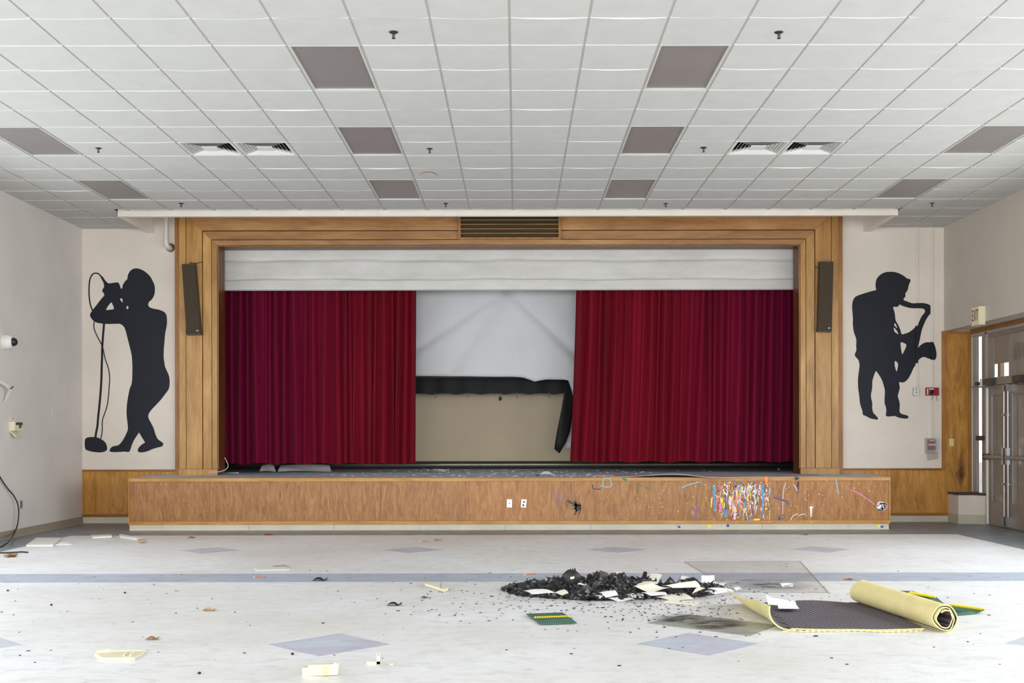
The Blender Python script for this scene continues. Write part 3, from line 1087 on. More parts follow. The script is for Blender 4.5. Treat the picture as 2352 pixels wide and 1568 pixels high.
vv = []
nv = 26
for px in cols:
    vv += [scr_pt(px, 640 + (hole_top(px) - 640) * j / nv) for j in range(nv + 1)]
m.add(vv, [(i * (nv + 1) + j, (i + 1) * (nv + 1) + j, (i + 1) * (nv + 1) + j + 1, i * (nv + 1) + j + 1) for i in range(len(cols) - 1) for j in range(nv)], 0, True)
e = [(1300, 640), (1300, 872), (1309, 890), (1315, 910), (1313, 940), (1309, 985), (1300, 1012), (1294, 1029)]
rows = [640 + (872 - 640) * k / 26 for k in range(27)] + [876 + 6.1 * k for k in range(26)]
vv = []
for py in rows:
    for (xa, ya), (xb, yb) in zip(e[:-1], e[1:]):
        if ya <= py <= yb:
            xl = xa + (xb - xa) * (py - ya) / (yb - ya)
    vv += [scr_pt(xl + (1400 - xl) * k / 10, py) for k in range(11)]
m.add(vv, [(i * 11 + k, i * 11 + k + 1, (i + 1) * 11 + k + 1, (i + 1) * 11 + k) for i in range(len(rows) - 1) for k in range(10)], 0, True)
o = obj('screen_fabric', m, M['screen'], scr)
bm_ = bmesh.new()
bm_.from_mesh(o.data)
bmesh.ops.remove_doubles(bm_, verts=bm_.verts, dist=.004)
bmesh.ops.recalc_face_normals(bm_, faces=bm_.faces)
bm_.to_mesh(o.data)
bm_.free()
so = o.modifiers.new('thickness', 'SOLIDIFY')
so.thickness = 0.002
flap = [(1303, 873), (1312, 896), (1317, 912), (1314, 960), (1310, 990), (1298, 1018), (1285, 1041), (1273, 1031), (1279, 990), (1287, 950), (1295, 910), (1298, 895)]


def flp(px, py):
    p = P(px, py, YS - .03)
    p.y -= 0.05 * math.sin((py - 873) / 60.0) + .03 * math.sin((px - 1273) / 9.0)
    return p


m = MB()
L_ = [(1300, 873), (1297, 895), (1294, 912), (1289, 940), (1284, 965), (1279, 990), (1275, 1015), (1273, 1031)]
R_ = [(1305, 873), (1312, 895), (1316, 912), (1315, 940), (1313, 965), (1309, 990), (1299, 1016), (1285, 1041)]
vv = []
for (xa, ya), (xb, yb) in zip(L_, R_):
    vv += [flp(xa + (xb - xa) * q / 5, ya + (yb - ya) * q / 5) for q in range(6)]
m.add(vv, [(i * 6 + j, (i + 1) * 6 + j, (i + 1) * 6 + j + 1, i * 6 + j + 1) for i in range(7) for j in range(5)], 0, True)
o = obj('torn_flap', m, M['screen_back'], scr, label='black backed strip torn loose and hanging')
so = o.modifiers.new('thickness', 'SOLIDIFY')
so.thickness = 0.003

# black batten with border seen through the hole
YT = 19.6
bt = thing('black_batten', ((1140 - CX) * YT / F, YT, 2.0), 'black horizontal batten with a scalloped fringe behind the torn screen', 'batten')
z1, z0 = zof(868, YT), zof(906, YT)
x0, x1 = (880 - CX) * YT / F, (1380 - CX) * YT / F
m = MB().box(x0, x1, YT, YT + .1, z1 - .02, z1 + .02).box(x0, x1, YT - .02, YT + .1, z0 + .06, z0 + .10)
obj('beam', m, M['metal_dark'], bt)
m = MB().sheet(lambda u, v: (x0 + (x1 - x0) * u, YT - .03 + .012 * math.sin(u * 60), z1 + (z0 + .022 * abs(math.sin(u * 28)) - z1) * v), 120, 4, .004)
obj('fringe', m, M['teaser'], bt)
for px in (1000, 1074, 1149, 1188, 1262):
    c = P(px, 906, YT - .05)
    m = MB().box(c.x - .008, c.x + .008, c.y, c.y + .015, c.z - .06, c.z + .03)
    obj('hook', m, M['metal_dark'], bt)
c = P(1149, 914, YT - .05)
m = MB().lathe([(0, -.05), (.028, -.03), (.03, 0), (.012, .025), (0, .03)], c, n=10)
obj('knob', m, M['metal_dark'], bt)

# ------------------------------------------------------------------ column speakers
def speaker(quad, Y, label, badge, wire):
    pts = [P(x, y, Y) for x, y in quad]          # tl, tr, br, bl
    c = sum(pts, Vector()) / 4
    t_ = thing('column_speaker', (c.x, Y + .05, min(p.z for p in pts)), label, 'loudspeaker', 'column speakers')
    m = MB().prism([p + Vector((0, .012, 0)) for p in pts], (0, 0.105, 0))
    obj('cabinet', m, M['sill'], t_)
    ins = [c + (p - c) * 0.97 for p in pts]
    m = MB().prism(ins, (0, 0.012, 0))
    gcl = obj('grille_cloth', m, M['speaker'], t_)
    b = P(badge[0], badge[1], Y - .003)
    m = MB().lathe([(0, -.002), (.018, -.001), (.02, .003)], b, (0, 1, 0), 14)
    m.v = [Vector((b.x + (v.x - b.x) * 1.0, v.y, b.z + (v.z - b.z) * .6)) for v in m.v]
    obj('badge', m, M['steel_plate'], gcl)
    m = MB().tube([P(x, y, Y + .105) for x, y in wire], 0.005, 6)
    obj('wire', m, M['cable'], t_)


speaker([(417, 606), (447, 605), (460, 768), (428, 769)], 17.19, 'slim brown column speaker hanging tilted on the left of the frame', (453, 759),
        [(440, 606), (436, 603), (450, 605), (465, 601)])
speaker([(1884, 600), (1915, 600), (1911, 762), (1879, 761)], 17.19, 'slim brown column speaker on the right of the frame', (1905, 753),
        [(1895, 600), (1888, 612), (1877, 615), (1872, 611)])

# ------------------------------------------------------------------ drain pipe
Yp = YB - 0.11
t_ = thing('pipe', P(382, 565, Yp), 'white painted pipe elbowing into the wall beside the stage frame', 'pipe')
x = (382 - CX) * Yp / F
zc = zof(562, Yp)
m = MB().tube([(x, Yp, 5.15), (x, Yp, zc + .06)], .033, 14)
obj('riser', m, M['pipe'], t_)
m = MB().tube([(x, Yp, zc + .075), (x, Yp, zc + .03), (x + .006, Yp + .01, zc), (x + .022, Yp + .05, zc - .015), (x + .03, YB - .012, zc - .015)], .038, 14)
obj('elbow', m, M['pipe'], t_)
m = MB().lathe([(.04, -.03), (.065, -.012), (.075, 0)], (x + .03, YB, zc - .015), (0, 1, 0), 20)
obj('flange', m, M['chrome'], t_, label='chrome wall flange')


# ------------------------------------------------------------------ murals
def smooth(pts, n=3):
    out = []
    L = len(pts)
    for i in range(L):
        p0, p1, p2, p3 = [Vector(pts[(i + k - 1) % L]) for k in range(4)]
        for j in range(n):
            q = j / n
            out.append(0.5 * ((2 * p1) + (p2 - p0) * q + (2 * p0 - 5 * p1 + 4 * p2 - p3) * q * q + (3 * p1 - p0 - 3 * p2 + p3) * q ** 3))
    return out


def flat(loops, Y, th, name, mat, parent):
    """flat shape with holes on a wall facing the room (loops in pixels)"""
    cu = bpy.data.curves.new(name, 'CURVE')
    cu.dimensions = '2D'
    cu.fill_mode = 'BOTH'
    cu.extrude = th / 2
    for lp in loops:
        sp = cu.splines.new('POLY')
        sp.points.add(len(lp) - 1)
        for q, p in zip(sp.points, lp):
            w_ = P(p[0], p[1], Y)
            q.co = (w_.x, w_.z, 0, 1)
        sp.use_cyclic_u = True
    tmp = bpy.data.objects.new('tmp', cu)
    COL.objects.link(tmp)
    dg = bpy.context.evaluated_depsgraph_get()
    me = bpy.data.meshes.new_from_object(tmp.evaluated_get(dg))
    bpy.data.objects.remove(tmp)
    off = wloc(parent)
    for v in me.vertices:
        x_, z_, d = v.co
        v.co = Vector((x_, Y + d, z_)) - off
    me.name = name
    me.materials.clear()
    me.materials.append(mat)
    o = bpy.data.objects.new(name, me)
    COL.objects.link(o)
    o.parent = parent
    return o


def ribbon(pts, wd):
    n = len(pts)
    a, b = [], []
    for i, p in enumerate(pts):
        d = Vector(pts[min(i + 1, n - 1)]) - Vector(pts[max(i - 1, 0)])
        d.normalize()
        q = Vector((-d.y, d.x)) * wd / 2
        a.append(Vector(p) + q)
        b.append(Vector(p) - q)
    return a + b[::-1]


def cr_open(pts, n=3):
    out = []
    for i in range(len(pts) - 1):
        p0, p1, p2, p3 = [Vector(pts[max(0, min(len(pts) - 1, i + k - 1))]) for k in range(4)]
        for j in range(n):
            q = j / n
            out.append(0.5 * ((2 * p1) + (p2 - p0) * q + (2 * p0 - 5 * p1 + 4 * p2 - p3) * q * q + (3 * p1 - p0 - 3 * p2 + p3) * q ** 3))
    return out + [Vector(pts[-1])]


def z1_(L): return [(190 + x / 7.1286, 600 + y / 7.1286) for x, y in L]
def z2_(L): return [(190 + x / 6.819, 820 + y / 6.819) for x, y in L]
def z3_(L): return [(1940 + x / 8.252, 610 + y / 8.252) for x, y in L]
def z4_(L): return [(1940 + x / 7.839, 780 + y / 7.839) for x, y in L]


YM = YB - .0015
sing = thing('mural_singer', P(330, 1040, YB), 'black wall painting of a singer gripping a microphone on a stand', 'mural')
body = z1_([(875, 115), (935, 125), (1000, 155), (1060, 200), (1110, 255), (1140, 310), (1170, 375), (1182, 440), (1178, 520), (1160, 575), (1130, 625), (1085, 665), (1072, 710), (1090, 745), (1140, 770), (1240, 790), (1310, 815), (1355, 850), (1375, 900), (1380, 1000), (1370, 1080), (1350, 1180), (1340, 1300), (1328, 1440)])
body += z2_([(1268, 0), (1275, 60), (1288, 140), (1320, 220), (1350, 290), (1362, 370), (1358, 450), (1340, 510), (1290, 580), (1220, 670), (1150, 745), (1080, 820), (1040, 875), (1026, 920), (1035, 965), (1070, 1030), (1110, 1110), (1130, 1180), (1155, 1245), (1180, 1285), (1225, 1320), (1258, 1345), (1260, 1370), (1235, 1400), (1170, 1415), (1090, 1440), (1020, 1470), (950, 1488), (885, 1488), (862, 1465), (870, 1430), (905, 1385), (955, 1348), (975, 1338), (970, 1325), (940, 1275), (888, 1190), (880, 1180), (874, 1190), (840, 1240), (795, 1315), (765, 1390), (745, 1450), (728, 1480), (700, 1484), (650, 1478), (560, 1485), (470, 1486), (425, 1475), (425, 1445), (450, 1410), (490, 1392), (545, 1382), (590, 1350), (640, 1280), (690, 1180), (708, 1115), (700, 1020), (688, 900), (690, 780), (705, 650), (735, 500), (765, 420), (775, 330), (778, 150), (770, 0)])
body += z1_([(790, 1480), (760, 1360), (730, 1240), (710, 1160), (685, 1090), (650, 1045), (600, 1022), (540, 1022), (440, 1025), (350, 1022), (260, 1010), (190, 985), (140, 930), (120, 885), (130, 845), (165, 795), (230, 710), (300, 620), (355, 550), (330, 505), (320, 470), (345, 430), (350, 390), (335, 340), (305, 285), (290, 255), (305, 243), (325, 250), (360, 300), (405, 350), (430, 360), (480, 355), (520, 348), (575, 346), (600, 375), (620, 430), (630, 447), (640, 445), (650, 425), (655, 390), (690, 330), (730, 290), (735, 245), (755, 190), (790, 145), (830, 122)])
h1 = z1_([(470, 672), (490, 710), (512, 778), (450, 790), (384, 797), (405, 745), (440, 700)])
h2 = z1_([(625, 605), (648, 615), (655, 645), (650, 675), (630, 650), (610, 620)])
h3 = z1_([(732 + 18 * math.cos(a), 757 + 26 * math.sin(a)) for a in [k * math.pi / 5 for k in range(10)]])
flat([smooth(body), smooth(h1, 2), smooth(h2, 2), h3], YM, .002, 'figure', M['mural'], sing)
flat([ribbon(cr_open(z1_([(305, 255), (260, 205), (215, 193), (170, 205), (130, 260), (110, 340), (103, 450), (105, 560), (118, 670), (135, 740), (160, 805)])), 3.0)], YM - .0002, .002, 'cable_loop', M['mural'], sing)
flat([ribbon(cr_open(z1_([(190, 985), (182, 1050), (195, 1130), (240, 1230), (280, 1310), (310, 1365), (335, 1440)]) + z2_([(345, 0), (365, 70), (395, 150), (415, 240), (422, 350), (412, 500), (400, 650), (380, 770), (345, 880), (315, 960), (305, 1030), (305, 1130), (298, 1210), (280, 1280)])), 2.3)], YM - .0004, .002, 'cable', M['mural'], sing)
flat([ribbon(cr_open(z1_([(350, 1010), (330, 1250), (318, 1450)]) + z2_([(303, 0), (297, 150), (292, 350), (280, 550), (262, 750), (243, 930), (230, 1080), (210, 1180), (198, 1265)])), 4.8)], YM - .0006, .002, 'stand_pole', M['mural'], sing)
flat([smooth(z2_([(35, 1300), (50, 1270), (100, 1252), (170, 1250), (230, 1258), (290, 1285), (345, 1325), (375, 1380), (382, 1435), (365, 1465), (310, 1488), (240, 1490), (150, 1480), (80, 1460), (45, 1440), (32, 1380)]))], YM - .0002, .002, 'stand_base', M['mural'], sing)

sax = thing('mural_saxophonist', P(2050, 962, YB), 'black wall painting of a bowed saxophone player in a cap', 'mural')
body = z3_([(870, 115), (950, 120), (1030, 145), (1100, 180), (1150, 215), (1195, 247), (1230, 250), (1250, 275), (1240, 310), (1215, 370), (1195, 460), (1150, 530), (1155, 575), (1135, 605), (1115, 635), (1128, 655), (1180, 675), (1270, 708), (1350, 712), (1440, 706), (1520, 712), (1590, 732), (1635, 775), (1643, 840), (1630, 900), (1590, 950), (1540, 1030), (1500, 1120), (1465, 1210), (1440, 1320), (1420, 1420), (1395, 1520)])
body += z4_([(1335, 80), (1316, 145), (1322, 145), (1360, 105), (1420, 62), (1480, 45), (1540, 46), (1575, 36), (1600, 55), (1625, 110), (1645, 190), (1655, 270), (1645, 330), (1620, 362), (1580, 362), (1520, 340), (1450, 315), (1410, 312), (1350, 345), (1310, 400), (1285, 440), (1240, 510), (1200, 600), (1150, 690), (1095, 750), (1045, 770), (990, 760), (983, 768), (985, 800), (992, 870), (975, 940), (958, 1000), (965, 1050), (985, 1110), (993, 1180), (988, 1270), (1005, 1320), (1060, 1345), (1120, 1360), (1150, 1385), (1140, 1412), (1090, 1420), (1000, 1408), (945, 1390), (900, 1372), (830, 1380), (770, 1380), (742, 1360), (750, 1290), (745, 1220), (722, 1150), (718, 1060), (724, 960), (720, 890), (700, 810), (665, 710), (610, 620), (568, 566), (558, 568), (530, 640), (500, 740), (498, 840), (488, 920), (475, 980), (478, 1050), (498, 1140), (497, 1230), (515, 1310), (560, 1360), (600, 1410), (590, 1437), (530, 1430), (450, 1410), (390, 1375), (332, 1350), (320, 1280), (295, 1210), (272, 1120), (262, 1000), (245, 880), (240, 720), (255, 580), (268, 470), (262, 410), (250, 370), (215, 325), (188, 290), (185, 255), (210, 190), (208, 100), (213, 0)])
body += z3_([(222, 1480), (218, 1380), (185, 1290), (165, 1200), (155, 1080), (158, 1000), (150, 900), (142, 800), (145, 720), (165, 640), (210, 585), (290, 550), (400, 515), (500, 485), (592, 462), (598, 455), (588, 400), (588, 330), (605, 260), (640, 205), (700, 155), (780, 122)])
H1 = z3_([(1040, 735), (1090, 758), (1170, 785), (1240, 802), (1340, 808), (1440, 808), (1500, 820), (1522, 850), (1515, 890), (1465, 950), (1430, 1020), (1395, 1100), (1350, 1150), (1290, 1210), (1210, 1265), (1140, 1288), (1083, 1300), (1060, 1230), (1020, 1130), (965, 1030), (955, 930), (940, 860), (918, 785), (980, 780), (1020, 770)])
H2 = z3_([(950, 1085), (975, 1120), (1000, 1185), (970, 1160), (940, 1125)])
H3 = z3_([(930, 1170), (965, 1200), (1000, 1250), (1018, 1298), (975, 1275), (940, 1240)])
H4 = z4_([(1010, 48), (1060, 55), (1110, 85), (1105, 130), (1075, 195), (1045, 255), (1030, 245), (1018, 180), (1008, 110)])
H5 = z4_([(905, 383), (930, 392), (958, 425), (960, 480), (945, 545), (935, 572), (918, 530), (903, 470), (900, 420)])
flat([smooth(body)] + [smooth(h, 2) for h in (H1, H2, H3, H4, H5)], YM, .002, 'figure', M['mural'], sax)

# ------------------------------------------------------------------ wall devices, right end wall
def conduit(px, py0, py1, label):
    x_ = P(px, (py0 + py1) / 2, YB).x
    za, zb_ = zof(py1 + ROLL * (px - CX)), zof(py0 + ROLL * (px - CX))
    m = MB().box(x_ - .017, x_ + .017, YB - .017, YB - .001, za, zb_)
    return obj('conduit', m, M['wall'], label=label, cat='conduit', group='wall conduits')


def banded(px, py0, py1, label, bands_):
    x_ = P(px, (py0 + py1) / 2, YB).x
    t_ = thing('conduit', (x_, YB - .009, zof(py1)), label, 'conduit', 'wall conduits')
    dr = ROLL * (px - CX)
    m_ = MB().box(x_ - .017, x_ + .017, YB - .017, YB - .001, zof(py1 + dr), zof(py0 + dr))
    obj('pipe', m_, M['wall'], t_)
    for a_, b_ in bands_:
        m_ = MB().box(x_ - .018, x_ + .018, YB - .018, YB - .001, zof(b_ + dr), zof(a_ + dr))
        obj('painted_band', m_, M['mural'], t_, label='stretch painted black with the mural')


banded(2105, 522, 889, 'thin painted conduit dropping to the white outlet box', [(696, 708), (748, 834)])
banded(2139.5, 522, 888, 'thin painted conduit dropping to the red alarm horn', [(785, 826)])
conduit(2138.5, 909, 1006, 'short painted conduit between the alarm horn and the pull station')


def wbox(px0, py0, px1, py1, Y, th, mat, parent, name, label=None):
    a, b = P(px0, py0, Y), P(px1, py1, Y)
    m = MB().box(a.x, b.x, Y, Y + th, b.z, a.z)
    return obj(name, m, mat, parent, label)


t_ = thing('outlet_box', P(2104, 908, YB), 'small steel outlet box with a white face on the wall beside the saxophone player', 'outlet')
wbox(2098, 890, 2110, 908, YB - .05, .049, M['steel_plate'], t_, 'box')
fp_ = wbox(2100.5, 892, 2109.5, 906, YB - .055, .005, M['plastic_white'], t_, 'face_plate')
for py in (895, 901):
    c = P(2105, py, YB - .057)
    m = MB().lathe([(0, -.001), (.010, -.001), (.010, .003)], c, (0, 1, 0), 12)
    obj('socket', m, M['metal_dark'], fp_)

t_ = thing('alarm_horn', P(2139, 908, YB), 'red fire alarm horn with a black centre above the pull station', 'fire alarm')
a, b = P(2125, 890, YB), P(2155, 908, YB)
m = MB().prism([(a.x, YB - .03, b.z), (b.x, YB - .03, b.z), (b.x, YB - .03, a.z), (a.x, YB - .03, a.z)], (0, .029, 0))
m.prism([(a.x + .012, YB - .05, b.z + .012), (b.x - .012, YB - .05, b.z + .012), (b.x - .012, YB - .05, a.z - .012), (a.x + .012, YB - .05, a.z - .012)], (0, .02, 0))
hs_ = obj('housing', m, M['red'], t_)
c = P(2139.5, 899, YB - .053)
m = MB().lathe([(0, -.004), (.02, -.004), (.022, 0), (.036, .001), (.04, .004)], c, (0, 1, 0), 18)
obj('horn', m, M['black_plastic'], hs_)
wbox(2134, 892, 2145, 894.5, YB - .053, .003, M['plastic_white'], hs_, 'strobe')
wbox(2129.5, 892, 2132, 906, YB - .052, .002, M['plastic_white'], hs_, 'lettering')
for q in ((2144, 908, 2140, 919), (2151, 908, 2154, 921)):
    m = MB().tube([P(q[0], q[1], YB - .02), P((q[0] + q[2]) / 2 - 1, (q[1] + q[3]) / 2, YB - .03), P(q[2], q[3], YB - .02)], .003, 5)
    obj('loose_wire', m, M['cable'], t_)

t_ = thing('pull_station', P(2140, 1056, YB), 'red fire alarm pull station under a broken clear cover', 'fire alarm')
wbox(2125.5, 1006, 2154, 1040, YB - .045, .044, M['steel_plate'], t_, 'back_box')
st_ = wbox(2131, 1009, 2151, 1033, YB - .075, .03, M['red'], t_, 'station')
wbox(2135, 1010, 2147, 1012.5, YB - .077, .002, M['plastic_white'], st_, 'lettering')
wbox(2133, 1019, 2150, 1023, YB - .083, .008, M['plastic_white'], st_, 'handle')
wbox(2128, 1006, 2154, 1039, YB - .10, .004, M['clear_cover'], t_, 'clear_cover')
q = [P(2128, 1039, YB - .09), P(2154, 1039, YB - .09), P(2155, 1053, YB - .04), P(2131, 1057, YB - .04)]
m = MB().prism(q, (0, .004, 0))
obj('hanging_cover', m, M['clear_cover'], t_)

t_ = thing('wall_plate', P(2186, 1023, YB), 'blank almond wall plate on the tall wood panel by the doors', 'wall plate')
wbox(2180, 1007, 2191, 1024, YB - .019, .006, M['almond'], t_, 'plate')
for py in (1010, 1021):
    c = P(2185.5, py, YB - .0195)
    m = MB().lathe([(0, 0), (.004, 0), (.004, .002)], c, (0, 1, 0), 8)
    obj('screw', m, M['almond'], t_)

# stage front outlets
for (px0, py0, px1, py1, tilt, lab, holes) in ((1164, 1146.5, 1176, 1165, 0, 'steel jack plate on the stage front, left of the other plate', ((1170, 1156, .008),)),
                                              (1197, 1146.5, 1209, 1165, .09, 'tilted steel plate with two sockets on the stage front', ((1203.5, 1152.5, .013), (1202, 1160, .014)))):
    a, b = P(px0, py0, SY), P(px1, py1, SY)
    c = (a + b) / 2
    t_ = thing('jack_plate', (c.x, SY, b.z), lab, 'wall plate', 'plates on the stage front')
    m = MB().obox((c.x, SY + .002, c.z), b.x - a.x, .006, a.z - b.z, Matrix.Rotation(tilt, 3, 'Y'))
    pl_ = obj('plate', m, M['steel_plate'], t_)
    for hx, hy, r in holes:
        p = P(hx, hy, SY - .0015)
        m = MB().lathe([(0, -.001), (r, -.001), (r, .002)], p, (0, 1, 0), 14)
        obj('socket', m, M['black_plastic'], pl_)

# ------------------------------------------------------------------ doors on the right
def yb(x0, y0, z0, x1, y1, z1):
    return MB().box(min(x0, x1), max(x0, x1), min(y0, y1), max(y0, y1), min(z0, z1), max(z0, z1))


TR0, TR1 = 2.08, 2.19                 # transom bar
frm = thing('trim_7', (0, 0, 0), kind='structure', label='grey metal frame of the glazed entrance')
segs = [(YB - .013, 17.36, .465, 2.9), (17.06, 16.80, 0.0, 2.9), (15.86, 15.74, 0, 2.9)]
m = yb(XD - .03, YB - .002, .466, XD + .01, 17.34, 2.88)
obj('jamb', m, M['metal_frame'], frm)
m = yb(XD - .02, 17.05, .0, XD + .02, 16.94, 2.88)
obj('mullion', m, M['metal_frame'], frm)
m = yb(XD - .06, 16.94, .0, XD + .06, 16.88, 2.88)
obj('mullion', m, M['metal_frame'], frm)
m = yb(XD - .05, 15.44, 0, XD + .06, 15.36, 2.88)
obj('mullion', m, M['metal_frame'], frm)
m = yb(XD - .05, 14.6, 0, XD + .06, 14.7, 2.88)
obj('jamb', m, M['metal_frame'], frm)
m = yb(XD - .06, 14.6, 2.86, XD + .06, YB - .002, 2.90)
obj('head', m, M['metal_frame'], frm)
m = yb(XD - .08, 14.6, 2.90, XD + .08, YB - .03, ZH + .02)
obj('head_trim', m, M['rail'], frm)
m = yb(XD - .075, 16.94, TR0, XD + .06, 15.44, TR1)
obj('transom_bar', m, M['metal_door'], frm)
m = yb(XD - .05, 17.34, 2.10, XD + .02, 17.05, 2.15)
obj('transom_bar', m, M['metal_dark'], frm)
m = yb(XD - .04, 17.34, 1.26, XD + .02, 17.05, 1.33)
obj('sidelight_bar', m, M['metal_dark'], frm)
wn = thing('window_1', (0, 0, 0), kind='structure', label='transom window over the double doors')
m = yb(XD - .004, 16.88, TR1, XD + .004, 15.44, 2.86)
obj('pane', m, M['glass'], wn)
m = yb(XD - .04, 16.88, 2.80, XD + .01, 15.44, 2.86)
obj('frame_bar', m, M['metal_door'], wn)
m = yb(XD - .04, 16.88, TR1, XD + .01, 16.84, 2.80)
obj('frame_bar', m, M['metal_door'], wn)
wn = thing('window_2', (0, 0, 0), kind='structure', label='narrow sidelight window beside the doors')
for z0, z1 in ((.466, 1.26), (1.33, 2.10), (2.15, 2.86)):
    m = yb(XD - .004, 17.34, z0, XD + .004, 17.05, z1)
    obj('pane', m, M['glass'], wn)
wn = thing('window_3', (0, 0, 0), kind='structure', label='far right sidelight window')
m = yb(XD - .004, 15.36, 0.1, XD + .004, 14.7, 2.86)
obj('pane', m, M['glass'], wn)


def door(name, ya, yb_, side, label):
    t_ = thing(name, (XD, (ya + yb_) / 2, 0), kind='structure', label=label)
    st = .12
    for n_, q in (('stile', (ya, ya - st, .012, 2.07)), ('stile', (yb_ + st, yb_, .012, 2.07)), ('bottom_rail', (ya - st, yb_ + st, .012, .36)), ('top_rail', (ya - st, yb_ + st, 1.93, 2.07))):
        obj(n_, yb(XD - .035, q[0], q[2], XD + .02, q[1], q[3]), M['metal_door'], t_)
    obj('pane', yb(XD - .004, ya - st, .36, XD + .004, yb_ + st, 1.93), M['glass'], t_)
    for e in ((ya - st, ya - st - .018), (yb_ + st + .018, yb_ + st)):
        obj('glazing_bead', yb(XD - .045, e[0], .36, XD - .035, e[1], 1.93), M['metal_frame'], t_)
    ym = yb_ + .06 if side < 0 else ya - .06          # meeting stile
    for zr in ((.10, .97), (1.11, 2.03)):
        m = MB().tube([(XD - .075, ym, zr[0]), (XD - .075, ym, zr[1])], .014, 10)
        obj('vertical_rod', m, M['alum'], t_)
    obj('latch_case', yb(XD - .105, ym + .032, .92, XD - .035, ym - .032, 1.16), M['alum'], t_)
    obj('foot_latch', yb(XD - .10, ym + .03, .03, XD - .035, ym - .03, .17), M['alum'], t_)
    obj('head_latch', yb(XD - .09, ym + .025, 1.97, XD - .035, ym - .025, 2.06), M['alum'], t_)
    for zz in (.62, 1.62):
        obj('rod_guide', yb(XD - .095, ym + .022, zz, XD - .035, ym - .022, zz + .03), M['alum'], t_)
    y_end = ya - .02 if side < 0 else yb_ + .02
    m = MB().tube([(XD - .10, y_end, 1.02), (XD - .10, ym, 1.02)], .032, 12)
    obj('push_bar', m, M['metal_door'], t_)
    obj('bar_end', yb(XD - .13, y_end + .03, .975, XD - .035, y_end - .03, 1.065), M['metal_dark'], t_)
    # closer
    yc_ = ya - .05 if side < 0 else yb_ + .05
    obj('closer', yb(XD - .16, yc_, 2.085, XD - .08, yc_ - side * -1 * .30 * (1), 2.175), M['metal_dark'], t_)
    m = MB().tube([(XD - .12, yc_ - .1 if side < 0 else yc_ + .1, 2.07), (XD - .30, yc_ + .1 if side < 0 else yc_ - .1, 2.06), (XD - .06, (ya + yb_) / 2, 2.05)], .011, 8)
    obj('closer_arm', m, M['alum'], t_)
    return t_


d1 = door('door_1', 16.87, 16.185, -1, 'left leaf of the grey glazed double doors')
m = MB().tube([(XD - .055, 16.865, .02), (XD - .055, 16.865, 2.07)], .022, 8)
obj('hinge', m, M['plastic_white'], d1, label='white continuous hinge')
obj('closer_cap', yb(XD - .165, 16.875, 2.08, XD - .075, 16.80, 2.18), M['plastic_white'], d1)
d2 = door('door_2', 16.175, 15.45, 1, 'right leaf of the grey glazed double doors')
obj('bar_sticker', yb(XD - .1655, 15.62, 2.11, XD - .16, 15.57, 2.16), M['red'], d2)

# hoarding outside the doors
t_ = thing('hoarding', (7.6, 16.8, 0), 'plywood boards standing outside the glazed doors', 'hoarding')
yy = 15.2
while yy < 17.95:
    m = MB().box(7.62, 7.64, yy, yy + .60, 0, 2.10)
    obj('board', m, M['plywood_out'], t_)
    m = MB().box(7.62, 7.64, yy, yy + .60, 2.47, 3.3)
    obj('board', m, M['plywood_out'], t_)
    yy += .61
m = MB().box(7.64, 7.7, 15.2, 15.3, 0, 3.3).box(7.64, 7.7, 17.8, 17.9, 0, 3.3)
obj('post', m, M['plywood_out'], t_)
m = MB().box(7.62, 7.64, 18.255, 18.46, 0, 3.3)
obj('board', m, M['plywood_out'], t_)
m = MB().box(7.62, 7.64, 15.2, 17.45, 2.10, 2.47)
obj('board', m, M['plywood_out'], t_)
m = MB().box(8.2, 40, -10, 60, -.25, -.2).box(XD + .3, 8.2, YB + .3, 60, -.25, -.2)
obj('ground_outside', m, mplain('concrete', (190, 186, 180), 0.9), kind='structure', label='concrete ground outside the doors')

# EXIT sign
a = PX(2227, 749, 6.53)
y0_, y1_ = 15.93, 16.20
t_ = thing('exit_sign', (6.57, 16.06, 2.90), 'cream box sign reading EXIT above the doors', 'sign')
m = MB().box(6.54, XR - .001, y0_, y1_, 2.905, 3.165)
obj('housing', m, M['lexit'], t_)
m = MB().box(6.536, 6.54, y0_ + .012, y1_ - .012, 2.918, 3.152)
obj('face_plate', m, M['lexit'], t_)
fc = bpy.data.curves.new('exit_text', 'FONT')
fc.body = 'EXIT'
fc.size = 1.0
fc.extrude = 0.01
tmp = bpy.data.objects.new('tmp', fc)
COL.objects.link(tmp)
me = bpy.data.meshes.new_from_object(tmp.evaluated_get(bpy.context.evaluated_depsgraph_get()))
bpy.data.objects.remove(tmp)
xs_ = [v.co.x for v in me.vertices]
ys_ = [v.co.y for v in me.vertices]
for v in me.vertices:
    u_ = (v.co.x - min(xs_)) / (max(xs_) - min(xs_))
    q_ = (v.co.y - min(ys_)) / (max(ys_) - min(ys_))
    v.co = Vector((6.535 + v.co.z * .1, 16.172 - u_ * .215, 2.972 + q_ * .155)) - wloc(t_)
me.materials.clear()
me.materials.append(M['lexit_txt'])
o = bpy.data.objects.new('lettering', me)
COL.objects.link(o)
o.parent = t_
o['label'] = 'dark letters EXIT'

# ------------------------------------------------------------------ left wall devices
def LW(px, py):
    return PX(px, py, XL)


c = LW(10, 785)
t_ = thing('dome_camera', c, 'white dome security camera with a dark lens on the left wall', 'camera')
m = MB().lathe([(.10, 0), (.10, .05), (.092, .075), (.07, .10), (.055, .115)], c, (1, 0, 0), 24)
obj('base', m, M['plastic_white'], t_)
m = MB().lathe([(.058, .105), (.055, .13), (.042, .155), (.02, .168), (0, .17)], c, (1, 0, 0), 20)
obj('lens_dome', m, M['black_plastic'], t_)

